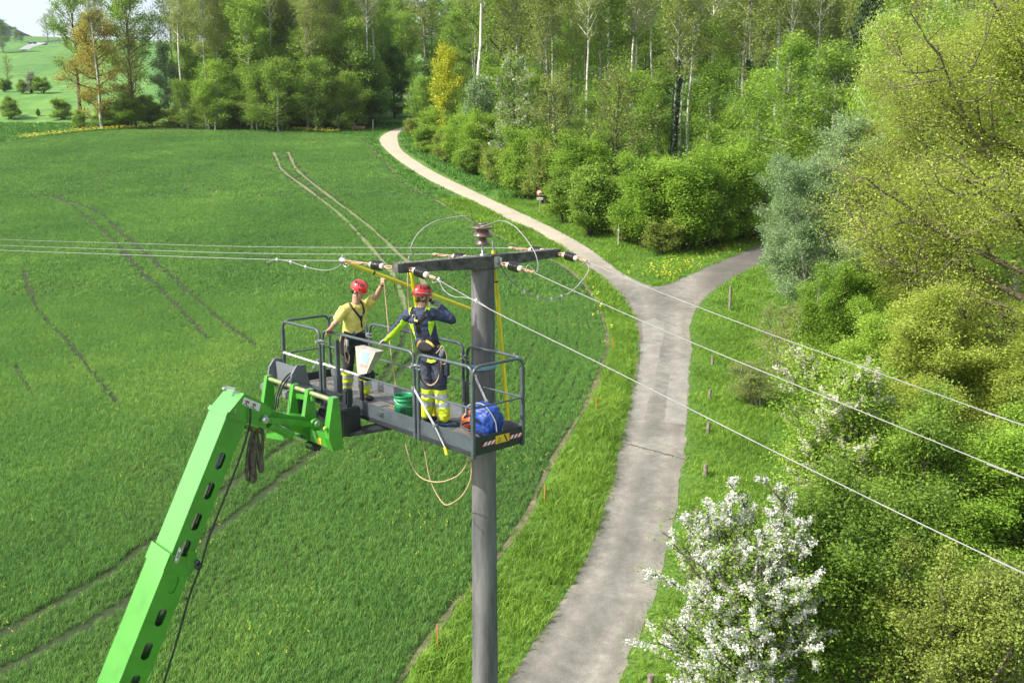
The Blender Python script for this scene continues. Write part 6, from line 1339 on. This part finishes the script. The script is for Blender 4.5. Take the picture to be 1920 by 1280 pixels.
ph = MB(); ph.box(P(806, 562, 12.46), (.045, .02, .12), Matrix.Rotation(-.6, 3, 'Y'), bev=.006); ph.build('mobile_phone', M_web, p2)
pt2, ho2 = helmet(p2, hc+hu*.047-hf*.014, hf, hu, 1.04)
cs = MB()
for sd in (-1, 1): cs.tube([hc+hx*sd*.082+hf*.03+hu*.03, hc+hx*sd*.066+hf*.03-hu*.06, hc+hf*.055-hu*.118], .007, 6); cs.tube([hc+hx*sd*.086-hf*.05+hu*.02, hc+hx*sd*.070+hf*.01-hu*.05], .007, 6)
cs.tube([hc-hf*.09-hu*.02, hc-hf*.10-hu*.05, hc+hx*.07-hu*.06], .010, 6); cs.build('chin_strap', M_web, ho2)
vz = MB().tube([pt2(1.52, a, 1.035) for a in np.linspace(-.9, 1.2, 10)], .007, 6); vz.build('clear_visor_edge', M_galv, ho2)
hr = MB().tube([hc+hx*a_*.07-hf*(.078)+hu*b_ for a_, b_ in ((-.9, -.02), (-.5, -.05), (0, -.06), (.5, -.05), (.9, -.02))], .024, 8); hr.build('hair', mat('brown_hair', (.14, .06, .03), .8), p2)
hit = caster([t2, q2])
strap('harness', hit, [(774, 583), (777, 594), (782, 606), (784, 618), (787, 628)], .011, M_web, p2, 2.2); strap('harness_strap', hit, [(802, 581), (794, 592), (785, 604), (783, 614)], .010, M_web, p2, 2.0)
strap('harness_strap', hit, [(770, 588), (772, 580), (776, 575)], .010, M_web, p2, 1.4); strap('gold_patch', hit, [(777, 600), (783, 602)], .010, M_gold, p2, 1.3, off=.026)
rg_ = hit(776, 594, .03); MB().tube([rg_+Vector((math.cos(a)*.02, -.005, math.sin(a)*.028)) for a in np.linspace(0, 6.4, 14)], .006, 6).build('back_ring', M_galv, p2)
strap('back_strap', hit, [(783, 604), (785, 616), (788, 626), (796, 634)], .010, M_web, p2, 1.8); strap('waist_belt', hit, [(779, 646), (790, 640), (803, 637), (818, 641), (829, 652)], .014, M_web, p2, 1.9)
pad = [hit(x, y, .015) for x, y in [(781, 652), (785, 641), (796, 636), (809, 639), (817, 651), (812, 660), (798, 662), (785, 660)]]; pad = [p for p in pad if p]
cpad = MB(); 
loft(cpad, [(P(798, 649, 12.24), r2*.12, ZZ*.10), (P(798, 649, 12.20), r2*.13, ZZ*.085), (P(798, 649, 12.17), r2*.10, ZZ*.06)]); cpo = remesh('back_pad', cpad, M_web, .010, p2, 3)
hit2 = caster([t2, q2, cpo]); strap('pad_trim', hit2, [(782, 651), (784, 643), (789, 638)], .007, M_gold, p2, 1.8); strap('pad_trim', hit2, [(799, 639), (807, 643), (814, 650)], .008, M_gold, p2, 1.8)
strap('pocket_patch', hit, [(801, 675), (808, 678), (817, 675)], .012, M_lime, p2, 1.6, off=.008)
MB().tube(catmull([P(787, 688, 12.15), P(789, 704, 12.12), P(797, 717, 12.12), P(808, 722, 12.10), P(819, 714, 12.10), P(825, 698, 12.12), P(827, 676, 12.15)], 6), .009, 7).build('lanyard_rope', M_rope, p2)
MB().tube(catmull([P(786, 690, 12.13), P(790, 712, 12.10), P(803, 724, 12.08), P(817, 720, 12.08), P(824, 704, 12.10), P(824, 678, 12.13)], 6), .008, 7).build('lanyard_rope', M_hose, p2)
MB().tube(catmull([P(818, 662, 12.15), P(824, 655, 12.12), P(829, 648, 12.12), P(833, 655, 12.12), P(838, 668, 12.14), P(834, 682, 12.15), P(827, 681, 12.14)], 6), .007, 7).build('lanyard_rope', M_rope, p2)
MB().box(P(828, 661, 12.08), (.055, .03, .12), Matrix.Rotation(.35, 3, 'Y'), bev=.02).build('rope_grab', mat('silver_grab', (.60, .60, .64), .3, .8), p2)
pch = MB(); pch.box(P(838, 690, 12.28), (.07, .12, .24), bev=.025); pch.build('side_pouch', M_trou2, p2)
